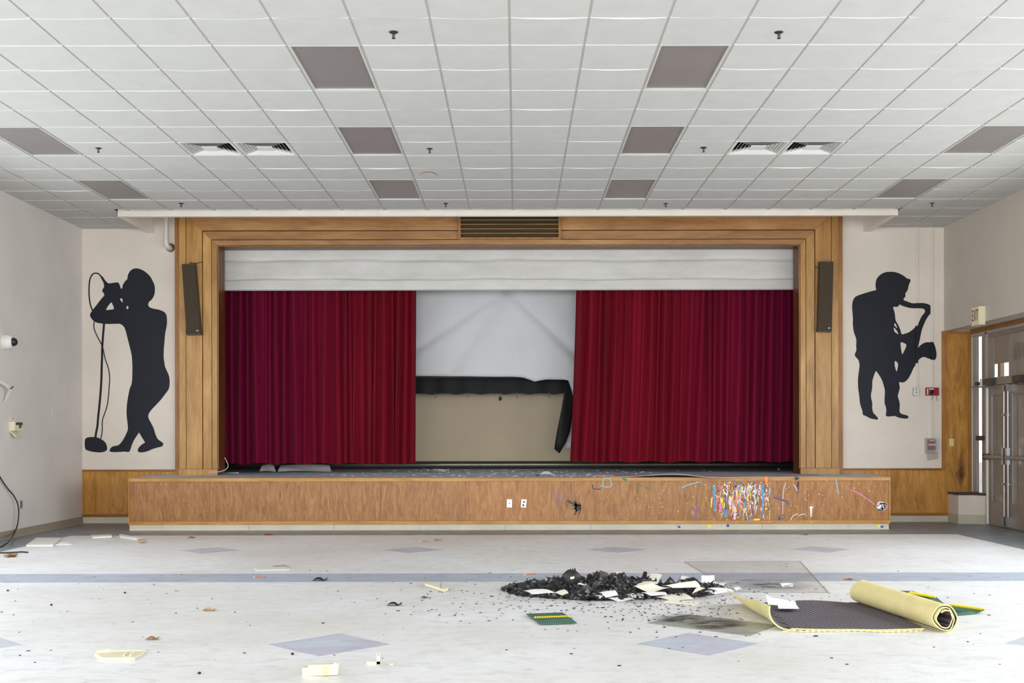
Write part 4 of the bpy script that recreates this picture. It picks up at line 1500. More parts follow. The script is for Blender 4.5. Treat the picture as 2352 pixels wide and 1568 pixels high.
c0, c1, c2 = LW(-14, 866), LW(26, 892), LW(6, 932)
t_ = thing('bracket', c1, 'bent white bracket sticking out of the left wall', 'bracket')
p1 = Vector((XL + .10, c1.y - .22, c1.z))
p1 = PX(27, 893, XL + .09)
p0 = PX(-20, 862, XL + .03)
p2 = PX(6, 932, XL + .004)
m = MB()
for a_, b_, w1, w2 in ((p0, p1, .03, .05), (p1, p2, .045, .008)):
    d = (b_ - a_)
    n_ = d.cross(Vector((1, 0, 0))).normalized()
    m.prism([a_ + n_ * w1 / 2, b_ + n_ * w2 / 2, b_ - n_ * w2 / 2, a_ - n_ * w1 / 2], (-.006, 0, 0))
obj('arm', m, M['plastic_white'], t_)
m = MB().tube([PX(24, 893, XL + .1), PX(31, 887, XL + .13)], .008, 6)
obj('screw', m, M['black_plastic'], t_)

c = LW(28, 995)
t_ = thing('switch_box', c, 'cream control box with a dial hanging broken on the left wall', 'control box')
ya_, yb2 = LW(22, 980).y, LW(40, 980).y
zt, zb2 = LW(30, 968).z, LW(30, 989).z
m = MB().box(XL, XL + .07, ya_, yb2, zb2, zt)
obj('case', m, M['plastic_cream'], t_)
m = MB().box(XL + .07, XL + .075, ya_ + .03, yb2 - .01, (zb2 + zt) / 2 + .015, zt - .01)
obj('display', m, M['metal_dark'], t_)
m = MB().lathe([(.022, 0), (.02, .015), (0, .016)], (XL + .07, (ya_ + yb2) / 2 + .03, zb2 + .055), (1, 0, 0), 14)
obj('dial', m, M['metal_dark'], t_)
m = MB().prism([(XL + .01, ya_, zb2), (XL + .09, ya_, zb2 - .08), (XL + .08, ya_, zb2 - .09), (XL, ya_, zb2 - .012)], (0, (yb2 - ya_) * .8, 0))
obj('loose_flap', m, M['plastic_cream'], t_)
t_ = thing('wall_label', LW(29, 963), 'small paper label above the control box', 'label')
a_, b_ = LW(23, 958), LW(36, 964)
m = MB().box(XL, XL + .002, a_.y, b_.y, b_.z, a_.z)
obj('card', m, M['paper'], t_)
m = MB().box(XL + .002, XL + .0025, a_.y + .03, b_.y - .03, (a_.z + b_.z) / 2, (a_.z + b_.z) / 2 + .008)
obj('print_line', m, M['metal_dark'], t_)

a_, b_ = LW(119, 939), LW(134, 950)
m = MB().box(XL, XL + .006, a_.y, b_.y, b_.z, a_.z)
obj('wall_plate', m, M['wall_side'], label='blank plate painted over on the left wall', cat='wall plate')

t_ = thing('cable_outlet', LW(42, 1168), 'metal surface outlet low on the left wall with a black cord', 'outlet')
a_, b_ = LW(40, 1149), LW(44.5, 1168)
m = MB().box(XL, XL + .035, a_.y, b_.y + .02, b_.z, a_.z)
obj('case', m, M['steel_plate'], t_)
for zz in (.35, .7):
    m = MB().lathe([(0, .001), (.014, .001), (.014, 0)], (XL + .036, (a_.y + b_.y) / 2 + .01, b_.z + (a_.z - b_.z) * zz), (1, 0, 0), 10)
    obj('socket', m, M['black_plastic'], t_)
pts = [PX(-8, 1080, XL + .03), PX(4, 1102, XL + .03), PX(18, 1122, XL + .035), PX(30, 1136, XL + .05), PX(38, 1150, XL + .06), PX(42, 1164, XL + .07), PX(43, 1180, XL + .07), PX(40, 1205, XL + .07), PX(32, 1225, XL + .05)]
pts += [FL(20, 1243, .06), FL(8, 1252, .012), FL(-10, 1260, .012)]
m = MB().tube(cr_open(pts, 4), .009, 8)
obj('power_cord', m, M['cable'], label='black power cord hanging down the left wall', cat='cord')
pts = [FL(-10, 1269, .01), FL(15, 1269, .01), FL(35, 1268, .01), FL(50, 1267, .012), FL(64, 1268, .011)]
m = MB().tube(cr_open(pts, 4), .009, 8)
obj('power_cord', m, M['cable'], label='end of a black cord lying on the floor at the far left', cat='cord')

# ------------------------------------------------------------------ paint splashes on the stage front
rp_ = random.Random(5)
PC = [(238, 196, 220), (232, 130, 176), (240, 222, 70), (246, 244, 240), (70, 150, 205), (60, 70, 140), (34, 110, 70), (190, 36, 50), (240, 140, 60), (130, 90, 150), (40, 36, 40), (140, 200, 220)]
PM = [mplain('paint_%d' % i, c, 0.35, var=0.05) for i, c in enumerate(PC)]
m = MB()


def zface(py):                              # front surface at this pixel height
    return SY - .0125 if py < 1107 else (SY + .0052 if py < 1195.5 else (SY - .0066 if py < 1204 else SY - .0036))


def blot(px, py, rx, ry, ci, tail=0.0, lean=0.0):
    Y = zface(py) - rp_.uniform(.0004, .0016)
    n = 9
    pts = []
    for k in range(n):
        a = 2 * math.pi * k / n
        j = rp_.uniform(.75, 1.2)
        pts.append(P(px + math.cos(a) * rx * j, py + math.sin(a) * ry * j, Y))
    m.add(pts, [tuple(range(n))], ci)
    if tail:
        t0 = rx * .55
        yb_ = min(py + tail, 1195 if py < 1195 else 1216)
        m.add([P(px - t0, py, Y - .0003), P(px + t0, py, Y - .0003), P(px + lean + t0 * .5, yb_, Y - .0003), P(px + lean - t0 * .5, yb_, Y - .0003)], [(0, 1, 2, 3)], ci)


def stroke(pts, wd, ci):
    q = ribbon(cr_open(pts), wd)
    n = len(q) // 2
    for i in range(n - 1):
        f4 = (q[i], q[i + 1], q[2 * n - 2 - i], q[2 * n - 1 - i])
        Y = zface(sum(p[1] for p in f4) / 4) - .0012
        m.add([P(p[0], p[1], Y) for p in f4], [(0, 1, 2, 3)], ci)


for _ in range(640):                        # dense cascade
    px = rp_.gauss(1708, 32)
    py = rp_.triangular(1102, 1200, 1118)
    px += (rp_.random() - .5) * 30
    if not 1634 < px < 1772:
        continue
    ci = rp_.choice([0, 0, 1, 2, 2, 2, 3, 3, 4, 5, 6, 7, 8, 8, 9, 10, 11])
    s_ = rp_.uniform(.5, 1.9)
    blot(px, py, s_, s_ * rp_.uniform(1, 2.6), ci, rp_.choice([0, 0, rp_.uniform(4, 26)]), rp_.uniform(-5, 5))
for _ in range(430):                        # fine spatter
    px = rp_.choice([rp_.gauss(1690, 110), rp_.uniform(1380, 2040)])
    py = rp_.uniform(1100, 1200)
    if not 1290 < px < 2040:
        continue
    s_ = rp_.uniform(.3, 1.0)
    blot(px, py, s_, s_ * rp_.uniform(.8, 1.8), rp_.choice([3, 3, 2, 10, 0, 11, 8, 5]))
for px, py, rx, ry, ci, tl in ((1640, 1118, 4, 7, 4, 55), (1666, 1177, 4, 9, 4, 0), (1651, 1147, 4, 7, 7, 25), (1667, 1140, 5, 5, 6, 30), (1677, 1150, 4, 14, 0, 20), (1655, 1162, 4, 9, 1, 12),
                               (1687, 1175, 5, 14, 0, 18), (1752, 1125, 4, 14, 4, 60), (1700, 1145, 3, 10, 1, 14), (1725, 1195, 4, 4, 4, 0), (1738, 1193, 9, 3, 2, 0), (1790, 1192, 3.5, 8, 5, 0),
                               (1760, 1101, 4, 8, 8, 0), (1630, 1209, 5, 5, 2, 0), (1672, 1207, 4, 3.5, 5, 0), (1560, 1210, 3, 3.5, 5, 0), (1600, 1165, 4, 6, 9, 32), (2018, 1208, 3, 5, 2, 0), (2026, 1210, 4, 3, 5, 0),
                               (1830, 1098.5, 5, 4, 10, 0), (1833, 1112, 3, 7, 10, 20), (1984, 1213, 4, 1.8, 7, 0), (2026, 1212, 4, 1.5, 3, 0), (1863, 1165, 4.5, 3, 3, 22), (1320, 1152, 3, 3, 10, 0)):
    blot(px, py, rx, ry, ci, tl, 0)
for k in range(12):                         # black smear
    a_, b_ = rp_.uniform(1304, 1334), rp_.uniform(1144, 1160)
    stroke([(a_, b_), (a_ + rp_.uniform(-5, 5), b_ + 8), (a_ - rp_.uniform(-2, 9), b_ + rp_.uniform(12, 24))], rp_.uniform(.8, 3.6), 10)
stroke([(1304, 1150), (1318, 1157), (1334, 1160)], 5, 10)
stroke([(1361, 1112), (1363, 1122), (1380, 1123)], 2.5, 10)
for k in range(5):                          # violet scribble
    stroke([(1273 + 5 * k, 1128 + 4 * (k % 2)), (1276 + 5 * k, 1142), (1274 + 4 * k, 1154)], 1.4, 9)
stroke([(1380, 1115), (1392, 1118), (1404, 1116), (1402, 1101), (1392, 1097), (1386, 1102), (1384, 1114)], 1.6, 11)
stroke([(1430, 1097), (1436, 1101), (1440, 1102)], 5, 6)
stroke([(1459, 1109), (1472, 1114), (1494, 1124)], 1.6, 6)
stroke([(1566, 1120), (1584, 1112), (1612, 1106)], 1.8, 11)
stroke([(1805, 1107), (1799, 1130), (1798, 1180)], 1.6, 0)
stroke([(1823, 1112), (1828, 1120), (1832, 1128)], 2, 0)
stroke([(1920, 1100), (1923, 1118), (1926, 1135)], 2, 11)
stroke([(1954, 1124), (1980, 1137), (2008, 1158)], 2.2, 1)
stroke([(1815, 1195), (1822, 1184), (1832, 1180)], 1.4, 3)
stroke([(1834, 1184), (1842, 1181), (1850, 1180)], 1.4, 3)
stroke([(1776, 1142), (1790, 1146), (1808, 1152), (1810, 1160)], 3, 5)
blot(2024, 1160, 11, 9, 0)
blot(2022, 1164, 9, 6, 3)
for k in range(26):                         # pale scuffed patch
    a = rp_.uniform(0, 6.28)
    stroke([(2024 + 14 * math.cos(a) * rp_.random(), 1160 + 11 * math.sin(a) * rp_.random()), (2024 + 14 * math.cos(a + 1) * rp_.random(), 1163 + 8 * math.sin(a + 1)), (2026 + 14 * math.cos(a + 1.6), 1162 + 10 * math.sin(a + 1.6))], rp_.uniform(.8, 2.4), rp_.choice([0, 3, 3, 3]))
ob = obj('paint_splashes', m, PM, stage, label='splashes and drips of many coloured paints', kind='stuff')

# ------------------------------------------------------------------ litter on the stage
def px_deck(px, py, z=None):
    return FL(px, py, SZ + (z or 0.0))


def sheet4(name, corners, mat, label, cat, group=None, curl=0.0, twist=0.0, th=0.0012, n=6, parent=None, mat2=None):
    a, b, c_, d = corners          # in order around

    def fn(u, v):
        p = (a * (1 - u) + b * u) * (1 - v) + (d * (1 - u) + c_ * u) * v
        p = Vector(p)
        p.z += curl * 4 * u * (1 - u) * (0.4 + .6 * v) + twist * math.sin(u * 5 + v * 3) * (v * (1 - v) * 2 + .2)
        return p
    m_ = MB().sheet(fn, n, n, th)
    zmin = min(v.z for v in m_.v)
    return obj(name, m_, mat, parent, label, cat, group)


def two(pxa, pxb, py0, py1, Y, dy):
    a_, b_ = P(pxa, py0, Y), P(pxb, py0, Y)
    a_.z = b_.z = SZ + .004
    return [a_, b_, P(pxb - 6, py1, Y + dy), P(pxa + 8, py1, Y + dy)]


sheet4('crumpled_sheet', two(596, 634, 1081, 1068, 18.8, .16), M['paper'], 'crumpled white sheet under the left curtain, the left one', 'paper', curl=.02, twist=.03)
sheet4('crumpled_sheet', two(638, 762, 1082, 1068.5, 18.75, .2), M['paper'], 'long white sheet lying under the left curtain, the right one', 'paper', curl=.02, twist=.03)
sheet4('paper_scrap', [px_deck(1240, 1089, .004), px_deck(1279, 1092, .004), px_deck(1268, 1086.5, .03), px_deck(1243, 1086, .025)], M['paper'], 'torn white paper near the front edge of the stage', 'paper', curl=.03)
sheet4('green_scrap', [px_deck(1229, 1092, .002), px_deck(1239, 1093.5, .002), px_deck(1239, 1090, .02), px_deck(1231, 1089.5, .015)], M['green'], 'dark green scrap beside the torn paper on the stage edge', 'scrap')
m = MB().obox(px_deck(1390, 1092, .011), .27, .03, .02, Matrix.Rotation(.05, 3, 'Z'))
obj('wood_strip', m, M['prosc_x'], label='short wooden strip near the front edge of the stage', cat='wood strip')
m = MB().obox(px_deck(525, 1085.5, .008), .33, .03, .014, Matrix.Rotation(.02, 3, 'Z'))
obj('metal_strip', m, M['alum'], label='bright metal strip on the stage at the left of the curtain', cat='metal strip')
m = MB().lathe([(.03, 0), (.03, .03), (.018, .034), (0, .034)], px_deck(1789, 1078, 0), (0, 0, 1), 12)
obj('metal_cup', m, M['alum'], label='small shiny metal cap on the stage under the right curtain', cat='metal cap')
yw = 17.24
pts = [P(516, 1050, yw), P(521, 1060, yw - .02), P(524, 1070, yw - .05), P(518, 1078, yw - .08), P(503, 1083, yw - .08), P(480, 1084, yw - .06)]
m = MB().tube(cr_open(pts, 4), .005, 6)
obj('wire', m, M['plastic_white'], label='pale loose wire curling at the left foot of the stage opening', cat='wire')
# lifted floor sheet at the stage edge
pk = [px_deck(1390, 1095, .003), px_deck(1640, 1104.5, .004), px_deck(1900, 1096, .003), px_deck(1880, 1087.5, .003), px_deck(1450, 1083.5, .003)]


def fnp(u, v):
    xa = -0 + (1400 + (1900 - 1400) * u)
    front = SY + (-.02 if .15 < u < .8 else .02) - .10 * math.exp(-((u - .45) / .18) ** 2)
    yv = front + (17.25 - front) * v
    x_ = (xa - CX) * (16.1 + .5 * v) / F
    z_ = SZ + .004 + (.05 * math.exp(-((u - .3) / .16) ** 2) - .02 * math.exp(-((u - .45) / .1) ** 2)) * (1 - v) ** 4
    return (x_, yv, z_)


m = MB().sheet(fnp, 40, 12, .004, 0, 1)
obj('floor_sheet', m, [M['deck_peel'], M['plastic_white']], label='grey floor covering peeling up over the stage edge above the paint', cat='floor covering')
# countless small scraps
m = MB()
for _ in range(260):
    px, py = rp_.gauss(1180, 260), rp_.uniform(1078, 1095)
    if not 640 < px < 1800:
        continue
    c = px_deck(px, py, .002)
    L, w_ = rp_.uniform(.01, .06), rp_.uniform(.005, .018)
    m.obox(c, L, w_, .003, Matrix.Rotation(rp_.uniform(-.6, .6), 3, 'Z'), rp_.choice([0, 0, 0, 1, 2, 3]))
for _ in range(34):
    c = px_deck(rp_.gauss(1003, 16), rp_.uniform(1077, 1081), rp_.uniform(.003, .03))
    m.obox(c, rp_.uniform(.03, .09), .006, .005, Matrix.Rotation(rp_.uniform(-3, 3), 3, 'Z') @ Matrix.Rotation(rp_.uniform(-.5, .5), 3, 'Y'), 1)
obj('stage_litter', m, [M['paper'], M['paper_cream'], M['cable'], M['brown_leaf']], label='tiny scraps of paper and splinters strewn over the stage', cat='litter', kind='stuff')

# ------------------------------------------------------------------ burnt heap
BUMPS = [(-.02, 9.95, .05, .10, .18), (.13, 9.85, .10, .13, .26), (.33, 9.80, .12, .12, .28), (.52, 9.85, .13, .12, .3), (.72, 9.8, .17, .14, .3), (.88, 9.8, .15, .13, .3), (1.03, 9.75, .10, .12, .28),
         (1.15, 9.8, .10, .14, .28), (1.36, 9.8, .08, .15, .26), (1.55, 9.85, .075, .14, .24), (1.72, 9.95, .05, .10, .16), (.55, 9.5, .06, .14, .15), (.8, 9.45, .05, .16, .14), (1.3, 9.6, .05, .2, .16)]


def hgt(x, y):
    h = max(a * math.exp(-((x - cx) / sx_) ** 2 - ((y - cy) / sy_) ** 2) for cx, cy, a, sx_, sy_ in BUMPS)
    h2 = sum(a * math.exp(-((x - cx) / sx_) ** 2 - ((y - cy) / sy_) ** 2) for cx, cy, a, sx_, sy_ in BUMPS)
    h = .55 * h + .3 * h2
    n_ = mnoise.fractal(Vector((x * 9, y * 9, 0)), .9, 2.2, 4)
    return max(0.0, h * (1 + .35 * n_) - .012)


def on_heap(px, py, lift=.012):
    z_ = 0.0
    for _ in range(14):
        p = FL(px, py, z_)
        z_ = .5 * z_ + .5 * (hgt(p.x, p.y) + lift)
    return FL(px, py, z_)


m = MB()
nx, ny = 150, 84
vid = {}
for i in range(nx + 1):
    for j in range(ny + 1):
        x_, y_ = -.35 + 2.4 * i / nx, 9.05 + 1.3 * j / ny
        h_ = hgt(x_, y_)
        if h_ > 0:
            h_ += .016 * mnoise.noise(Vector((x_ * 45, y_ * 45, 1)))
        vid[i, j] = (x_, y_, max(0.0005, h_))
vl, fl_, ix = [], [], {}
for i in range(nx):
    for j in range(ny):
        q = [(i, j), (i + 1, j), (i + 1, j + 1), (i, j + 1)]
        if max(vid[k][2] for k in q) < .004:
            continue
        for k in q:
            if k not in ix:
                ix[k] = len(vl)
                vl.append(vid[k])
        fl_.append(tuple(ix[k] for k in q))
m.add(vl, fl_, 0, False)
rc = random.Random(9)


def flake(c, s_, mi=0):
    ax = Vector((rc.gauss(0, .55), rc.gauss(-.25, .55), rc.uniform(.25, 1))).normalized()
    u_ = ax.orthogonal().normalized()
    u_ = Matrix.Rotation(rc.uniform(0, 6.28), 3, ax) @ u_
    q_ = ax.cross(u_)
    k = rc.uniform(.2, .6)
    pts = [c + u_ * s_ * .5, c + q_ * s_ * k + ax * s_ * rc.uniform(-.3, .3), c - u_ * s_ * .5 + ax * s_ * rc.uniform(-.3, .3), c - q_ * s_ * k]
    pts = [Vector((p.x, p.y, max(p.z, .001))) for p in pts]
    m.add(pts, [(0, 1, 2), (0, 2, 3)], mi)


nf = 0
while nf < 3000:
    x_, y_ = rc.uniform(-.3, 2.0), rc.uniform(9.1, 10.3)
    h_ = hgt(x_, y_)
    if h_ <= .002 or rc.random() > .35 + h_ * 6:
        continue
    flake(Vector((x_, y_, h_ + rc.uniform(0, .014))), rc.uniform(.012, .06), rc.choice([0, 0, 0, 1, 1, 2]))
    nf += 1
for _ in range(170):
    x_, y_ = rc.uniform(.0, 1.75), rc.uniform(9.3, 10.1)
    if hgt(x_, y_) > .03:
        flake(Vector((x_, y_, hgt(x_, y_) + rc.uniform(.005, .02))), rc.uniform(.06, .12), rc.choice([0, 0, 1]))
M['ash'] = mplain('ash_grey', (74, 73, 76), 0.7, var=0.35, scale=20)
M['ash_light'] = mplain('ash_pale', (112, 110, 110), 0.7, var=0.3, scale=20)
obj('ash_heap', m, [M['char'], M['ash'], M['ash_light']], label='heap of charred paper and ash in the middle of the floor', cat='ash heap', kind='stuff')
# scattered crumbs
m = MB()
for _ in range(1100):
    r_ = rc.random()
    if r_ < .68:
        x_, y_ = rc.gauss(.9, .9), rc.gauss(9.4, .55)
    elif r_ < .86:
        x_, y_ = rc.gauss(1.5, .5), rc.gauss(8.6, .45)
    else:
        x_, y_ = rc.uniform(-4.5, 4.5), rc.uniform(6.6, 12)
    if not -4.8 < x_ < 4.8 or y_ < 6.2:
        continue
    if 1.7 < x_ < 3.1 and 7.7 < y_ < 9.1:
        continue
    s_ = rc.uniform(.003, .013) * (1.5 if rc.random() < .1 else 1)
    z_ = hgt(x_, y_)
    m.obox((x_, y_, z_ + s_ * .12 + .001), s_ * rc.uniform(.8, 1.9), s_, s_ * .25, Matrix.Rotation(rc.uniform(0, 3), 3, 'Z'), rc.choice([0, 0, 1]))
obj('ash_crumbs', m, [M['char'], M['ash']], label='small crumbs of burnt paper scattered over the floor', cat='ash crumbs', kind='stuff')
# soot smears under and beside the heap
for i_, (pxs, lab) in enumerate((([(1150, 1350), (1260, 1372), (1380, 1386), (1520, 1384), (1660, 1372), (1730, 1356), (1650, 1340), (1400, 1336), (1220, 1338)], 'soft grey soot smear on the floor around the ash heap'),
                                 ([(1640, 1335), (1700, 1352), (1800, 1358), (1880, 1352), (1850, 1336), (1740, 1328)], 'soft grey soot smear on the floor right of the ash heap'))):
    lp = smooth([FL(x_, y_, .0016) for x_, y_ in pxs], 4)
    tsm = msmudge('soot_smear_%d' % i_, (70, 68, 68), (2, 2, 0), 3.4, .85, (1.0, 3.5, 1))
    m = MB()
    c = sum(lp, Vector()) / len(lp)
    nn_ = len(lp)
    m.add([c] + lp, [(0, 1 + k, 1 + (k + 1) % nn_) for k in range(nn_)])
    obj('soot_smear', m, tsm, floor, label=lab)

# charred ball
c = on_heap(1313, 1335, .0)
t_ = thing('charred_ball', Vector((c.x, 9.72, .04)), 'round charred black ball with a small white tag in the ash heap', 'ball')
c = P(1313, 1327, 9.70)
m = MB()
m.lathe([(.0, -.082), (.03, -.076), (.055, -.058), (.072, -.03), (.076, 0), (.070, .028), (.055, .050), (.034, .064), (.014, .070), (0, .072)], c, (0, 0, 1), 26)
m.v = [v + (v - c) * .22 * mnoise.noise(v * 22) for v in m.v]
for a_ in (-.3, .1, .5):
    p = c + Vector((a_ * .05, -.01, .062))
    m.add([p + Vector((-.014, 0, 0)), p + Vector((.014, .004, 0)), p + Vector((.004, 0, .026 + .01 * a_))], [(0, 1, 2)])
obj('shell', m, M['char_ball'], t_)
d_ = (Vector((0, 0, HZ)) - c).normalized()
m = MB().obox(c + Vector((.002, -.078, .012)), .034, .006, .018, Matrix.Rotation(-.2, 3, 'Y'))
obj('tag', m, M['paper'], t_)

# papers on and around the heap
PP = [([(1219, 1342), (1259, 1347), (1281, 1337), (1262, 1328)], 'c', .03, 'cream folded page lying left of the charred ball'),
      ([(1203, 1356), (1222, 1363.5), (1274, 1361), (1245, 1352)], 'w', .01, 'white sheet at the front left of the ash heap'),
      ([(1272, 1361), (1290, 1366), (1306, 1362), (1296, 1353)], 'c', .008, 'small cream sheet below the charred ball'),
      ([(1326, 1341), (1342, 1343), (1349, 1342), (1332, 1338)], 'w', .0, 'small white scrap just right of the charred ball'),
      ([(1406, 1319), (1434, 1332.5), (1440, 1329), (1413, 1315)], 'w', .0, 'narrow white strip on top of the ash heap'),
      ([(1409, 1314), (1424, 1320), (1436, 1322), (1428, 1312.5)], 'w', .01, 'small white page at the top back of the ash heap'),
      ([(1375, 1360), (1391, 1371), (1420, 1367), (1408, 1356)], 'w', .02, 'curled white page at the front middle of the ash heap'),
      ([(1365, 1367), (1368, 1375), (1479, 1373), (1477, 1361)], 'w', .01, 'long white page at the front middle of the ash heap'),
      ([(1394, 1373), (1420, 1381), (1458, 1376), (1430, 1369)], 'w', .005, 'flat white page nearest the front of the ash heap'),
      ([(1462, 1344), (1510, 1340), (1521, 1320), (1476, 1322)], 'c', .02, 'large scorched cream page on the right of the ash heap'),
      ([(1456, 1345), (1492, 1360), (1538, 1349), (1500, 1339)], 'c', -.01, 'curled scorched page below the large cream page'),
      ([(1523, 1345), (1545, 1349), (1610, 1349), (1596, 1333)], 'c', .015, 'smooth cream sheet across the right of the ash heap'),
      ([(1562, 1330), (1596, 1334), (1617, 1339), (1566, 1321)], 'w', .01, 'white sheet at the back right of the ash heap'),
      ([(1611, 1340), (1641, 1338), (1641, 1321), (1611, 1321)], 'w', .0, 'small square white page standing up at the right of the heap'),
      ([(1617, 1340), (1634, 1346), (1660, 1346), (1672, 1339)], 'w', .01, 'white sheet under the upright square page'),
      ([(1473, 1360), (1494, 1367), (1533, 1366), (1526, 1359)], 'w', .008, 'white sheet under the curled scorched page'),
      ([(1505, 1371), (1542, 1379), (1594, 1376), (1563, 1360)], 'c', .012, 'pale sheet at the front right of the ash heap'),
      ([(1522, 1384), (1597, 1390), (1611, 1383), (1538, 1377)], 'c', .0, 'flat cream sheet nearest the camera at the front right'),
      ([(1626, 1351), (1655, 1360), (1688, 1357), (1644, 1349)], 'w', .012, 'curled white sheet at the right tip of the ash heap'),
      ([(1618, 1358), (1640, 1363), (1662, 1361), (1630, 1355)], 'w', .004, 'torn white sheet below the right tip of the ash heap'),
      ([(1682, 1350), (1690, 1355), (1704, 1354), (1698, 1347)], 'w', .006, 'small white scrap by the lifted carpet corner'),
      ([(1791, 1339), (1797, 1347), (1821, 1347.5), (1821, 1339)], 'w', .0, 'small white card alone on the clear plastic sheet'),
      ([(1600, 1349), (1590, 1362), (1598, 1360), (1620, 1350)], 'c', .004, 'thin cream sliver on the right slope of the heap')]
for q, k, cu_, lab in PP:
    lift = .068 if hgt(*on_heap(*q[0]).xy) > .02 else .004
    cs = [on_heap(x_, y_, lift) for x_, y_ in q]
    if 'standing' in lab:
        b0, b1 = on_heap(1611, 1341, .01), on_heap(1641, 1340, .01)
        yy_ = (b0.y + b1.y) / 2
        cs = [b0, b1, P(1641, 1321, yy_ + .03), P(1611, 1321, yy_ + .03)]
    sheet4('paper_sheet', cs, M['paper' if k == 'w' else 'paper_cream'], lab, 'paper', 'papers around the ash heap', curl=cu_, twist=.006)
# charred upright stub
c = on_heap(1464, 1345, 0)
m = MB()
m.sheet(lambda u, v: Vector((c.x + (-.03 + .06 * u) * (1 - .6 * v) + .02 * v, 9.72 + .02 * math.sin(u * 3), .06 + .125 * v)), 5, 6, .004)
obj('charred_stub', m, M['char'], label='pointed charred stub standing up from the ash heap', cat='charred paper')
# knitting-needle thin rod
m = MB().tube([FL(1572, 1322, .12) + Vector((0, 0, 0)), P(1569.5, 1287, FL(1572, 1322, .12).y)], .003, 5)

# clear plastic sheet on the floor
cs = [FL(1690, 1360), FL(1903, 1361), FL(1838, 1289), FL(1572, 1290)]
m = MB().prism([p + Vector((0, 0, .0015)) for p in cs], (0, 0, .002))
t_ = thing('plastic_sheet', sum(cs, Vector()) / 4, 'thin clear plastic sheet lying flat behind the carpet', 'plastic sheet')
obj('sheet', m, M['clear_sheet'], t_)
m = MB()
for a_, b_ in zip(cs, cs[1:] + cs[:1]):
    m.tube([a_ + Vector((0, 0, .003)), b_ + Vector((0, 0, .003))], .0022, 5)
obj('edge', m, mplain('plastic_edge', (150, 148, 144), .4), t_)

# scorched sheet in front
cs = [FL(1486, 1431), FL(1724, 1461), FL(1782, 1436), FL(1690, 1424), FL(1582, 1411)]
m = MB().prism([p + Vector((0, 0, .0014)) for p in cs], (0, 0, .003))
obj('scorched_sheet', m, M['scorch'], label='grey green scorched sheet on the floor left of the carpet', cat='plastic sheet')

def soot(pxs, c, label, dens=.95, sc=4.0, z=.0052):
    lp = smooth([FL(x_, y_, z) for x_, y_ in pxs], 4)
    cc = sum(lp, Vector()) / len(lp)
    m_ = MB().add([cc] + lp, [(0, 1 + k, 1 + (k + 1) % len(lp)) for k in range(len(lp))])
    obj('soot_smear', m_, msmudge('soot_' + label[:8].strip(), c, (2, 2, 0), sc, dens, (1.2, 3.0, 1)), scs)


scs = bpy.data.objects['scorched_sheet']
soot([(1478, 1426), (1520, 1408), (1580, 1406), (1640, 1412), (1600, 1424), (1530, 1436)], (34, 32, 32), 'black soot', 1.0, 7)
soot([(1560, 1434), (1620, 1420), (1700, 1418), (1720, 1434), (1650, 1446), (1590, 1446)], (46, 36, 32), 'dark soot', .95, 5)
soot([(1590, 1440), (1630, 1432), (1680, 1434), (1660, 1444), (1610, 1447)], (110, 66, 46), 'brown burn', .8, 5, .0058)

# ------------------------------------------------------------------ carpet with rolled end
cp = thing('carpet', (2.3, 8.45, 0), 'grey ribbed carpet piece half rolled up with a pale yellow foam back', 'carpet')
Wc = 1.22


def carp(u, v):                        # u across from the lifted edge to the roll, v from near to far
    yn = 7.83 + .015 * math.sin(u * 14) + .012 * math.sin(u * 5 + 1)
    yf = 9.08 + .03 * math.sin(u * 4)
    e = 0.24 + .05 * v                 # length of the curled strip
    L = 1.17
    s_ = u * (L + .0)
    xs_ = 1.90 + .06 * v
    if s_ > e:
        x_ = xs_ + (s_ - e)
        z_ = .012 + .010 * math.sin(s_ * 7 + v * 3) * (1 if s_ < 1.0 else .3) * (.3 + .7 * v) + .008
    else:
        q = (e - s_) / e               # 0 at the fold, 1 at the free edge
        ang = q * (1.75 - .95 * v)     # curl angle
        R = e / (1.75 - .95 * v)
        x_ = xs_ - R * math.sin(ang) * (1)
        z_ = .014 + R * (1 - math.cos(ang)) * (1 - .05 * v)
        if v > .3:
            z_ -= .03 * math.sin(math.pi * (v - .3) / .7) * q
    y_ = yn + (yf - yn) * v
    return Vector((x_, y_, max(z_, .012)))


m = MB().sheet(carp, 60, 24, .010, 0, 1)
# make sure the foam is below
o = obj('flat_part', m, [M['carpet'], M['foam']], cp)
A, B = Vector((2.955, 7.79, .097)), Vector((2.76, 9.05, .104))
ax = (B - A).normalized()
side = Vector((ax.y, -ax.x, 0)).normalized()
upv = Vector((0, 0, 1))


def spiral(u, v):                      # u along the spiral, v along the axis
    ang = u * 2 * math.pi * 2.6
    r = .092 - .0165 * u * 2.6 + .004 * math.sin(ang * 2 + 1) * (1 - v) * u + .003 * math.sin(ang * 3)
    r *= (1 + .04 * v)
    a_ = -math.pi / 2 + ang
    end = .012 * math.sin(ang * 1.3) + .02 * (u - .4) + .006 * math.sin(ang * 5)
    p = A + (B - A) * v - ax * end * (1 - 2 * v)
    return p + side * math.cos(a_) * r + upv * (math.sin(a_) * r)


m = MB().sheet(spiral, 130, 10, .0085, 1, 0)
obj('rolled_part', m, [M['foam'], M['carpet']], cp)
# frayed foam lip along the near edge
m = MB()
pts = [Vector((1.84, 7.80, .006)), Vector((1.86, 7.81, .006))]
for k in range(40):
    p = carp(.22 + .76 * k / 39, 0)
    pts.append(Vector((p.x, p.y - .006 - .012 * max(0, math.sin(k * .55)) - rc.uniform(0, .004), .007)))
m.tube(cr_open(pts, 2), [.006 + .003 * math.sin(k * 1.7) for k in range(83)], 6)
obj('foam_edge', m, M['foam'], cp)

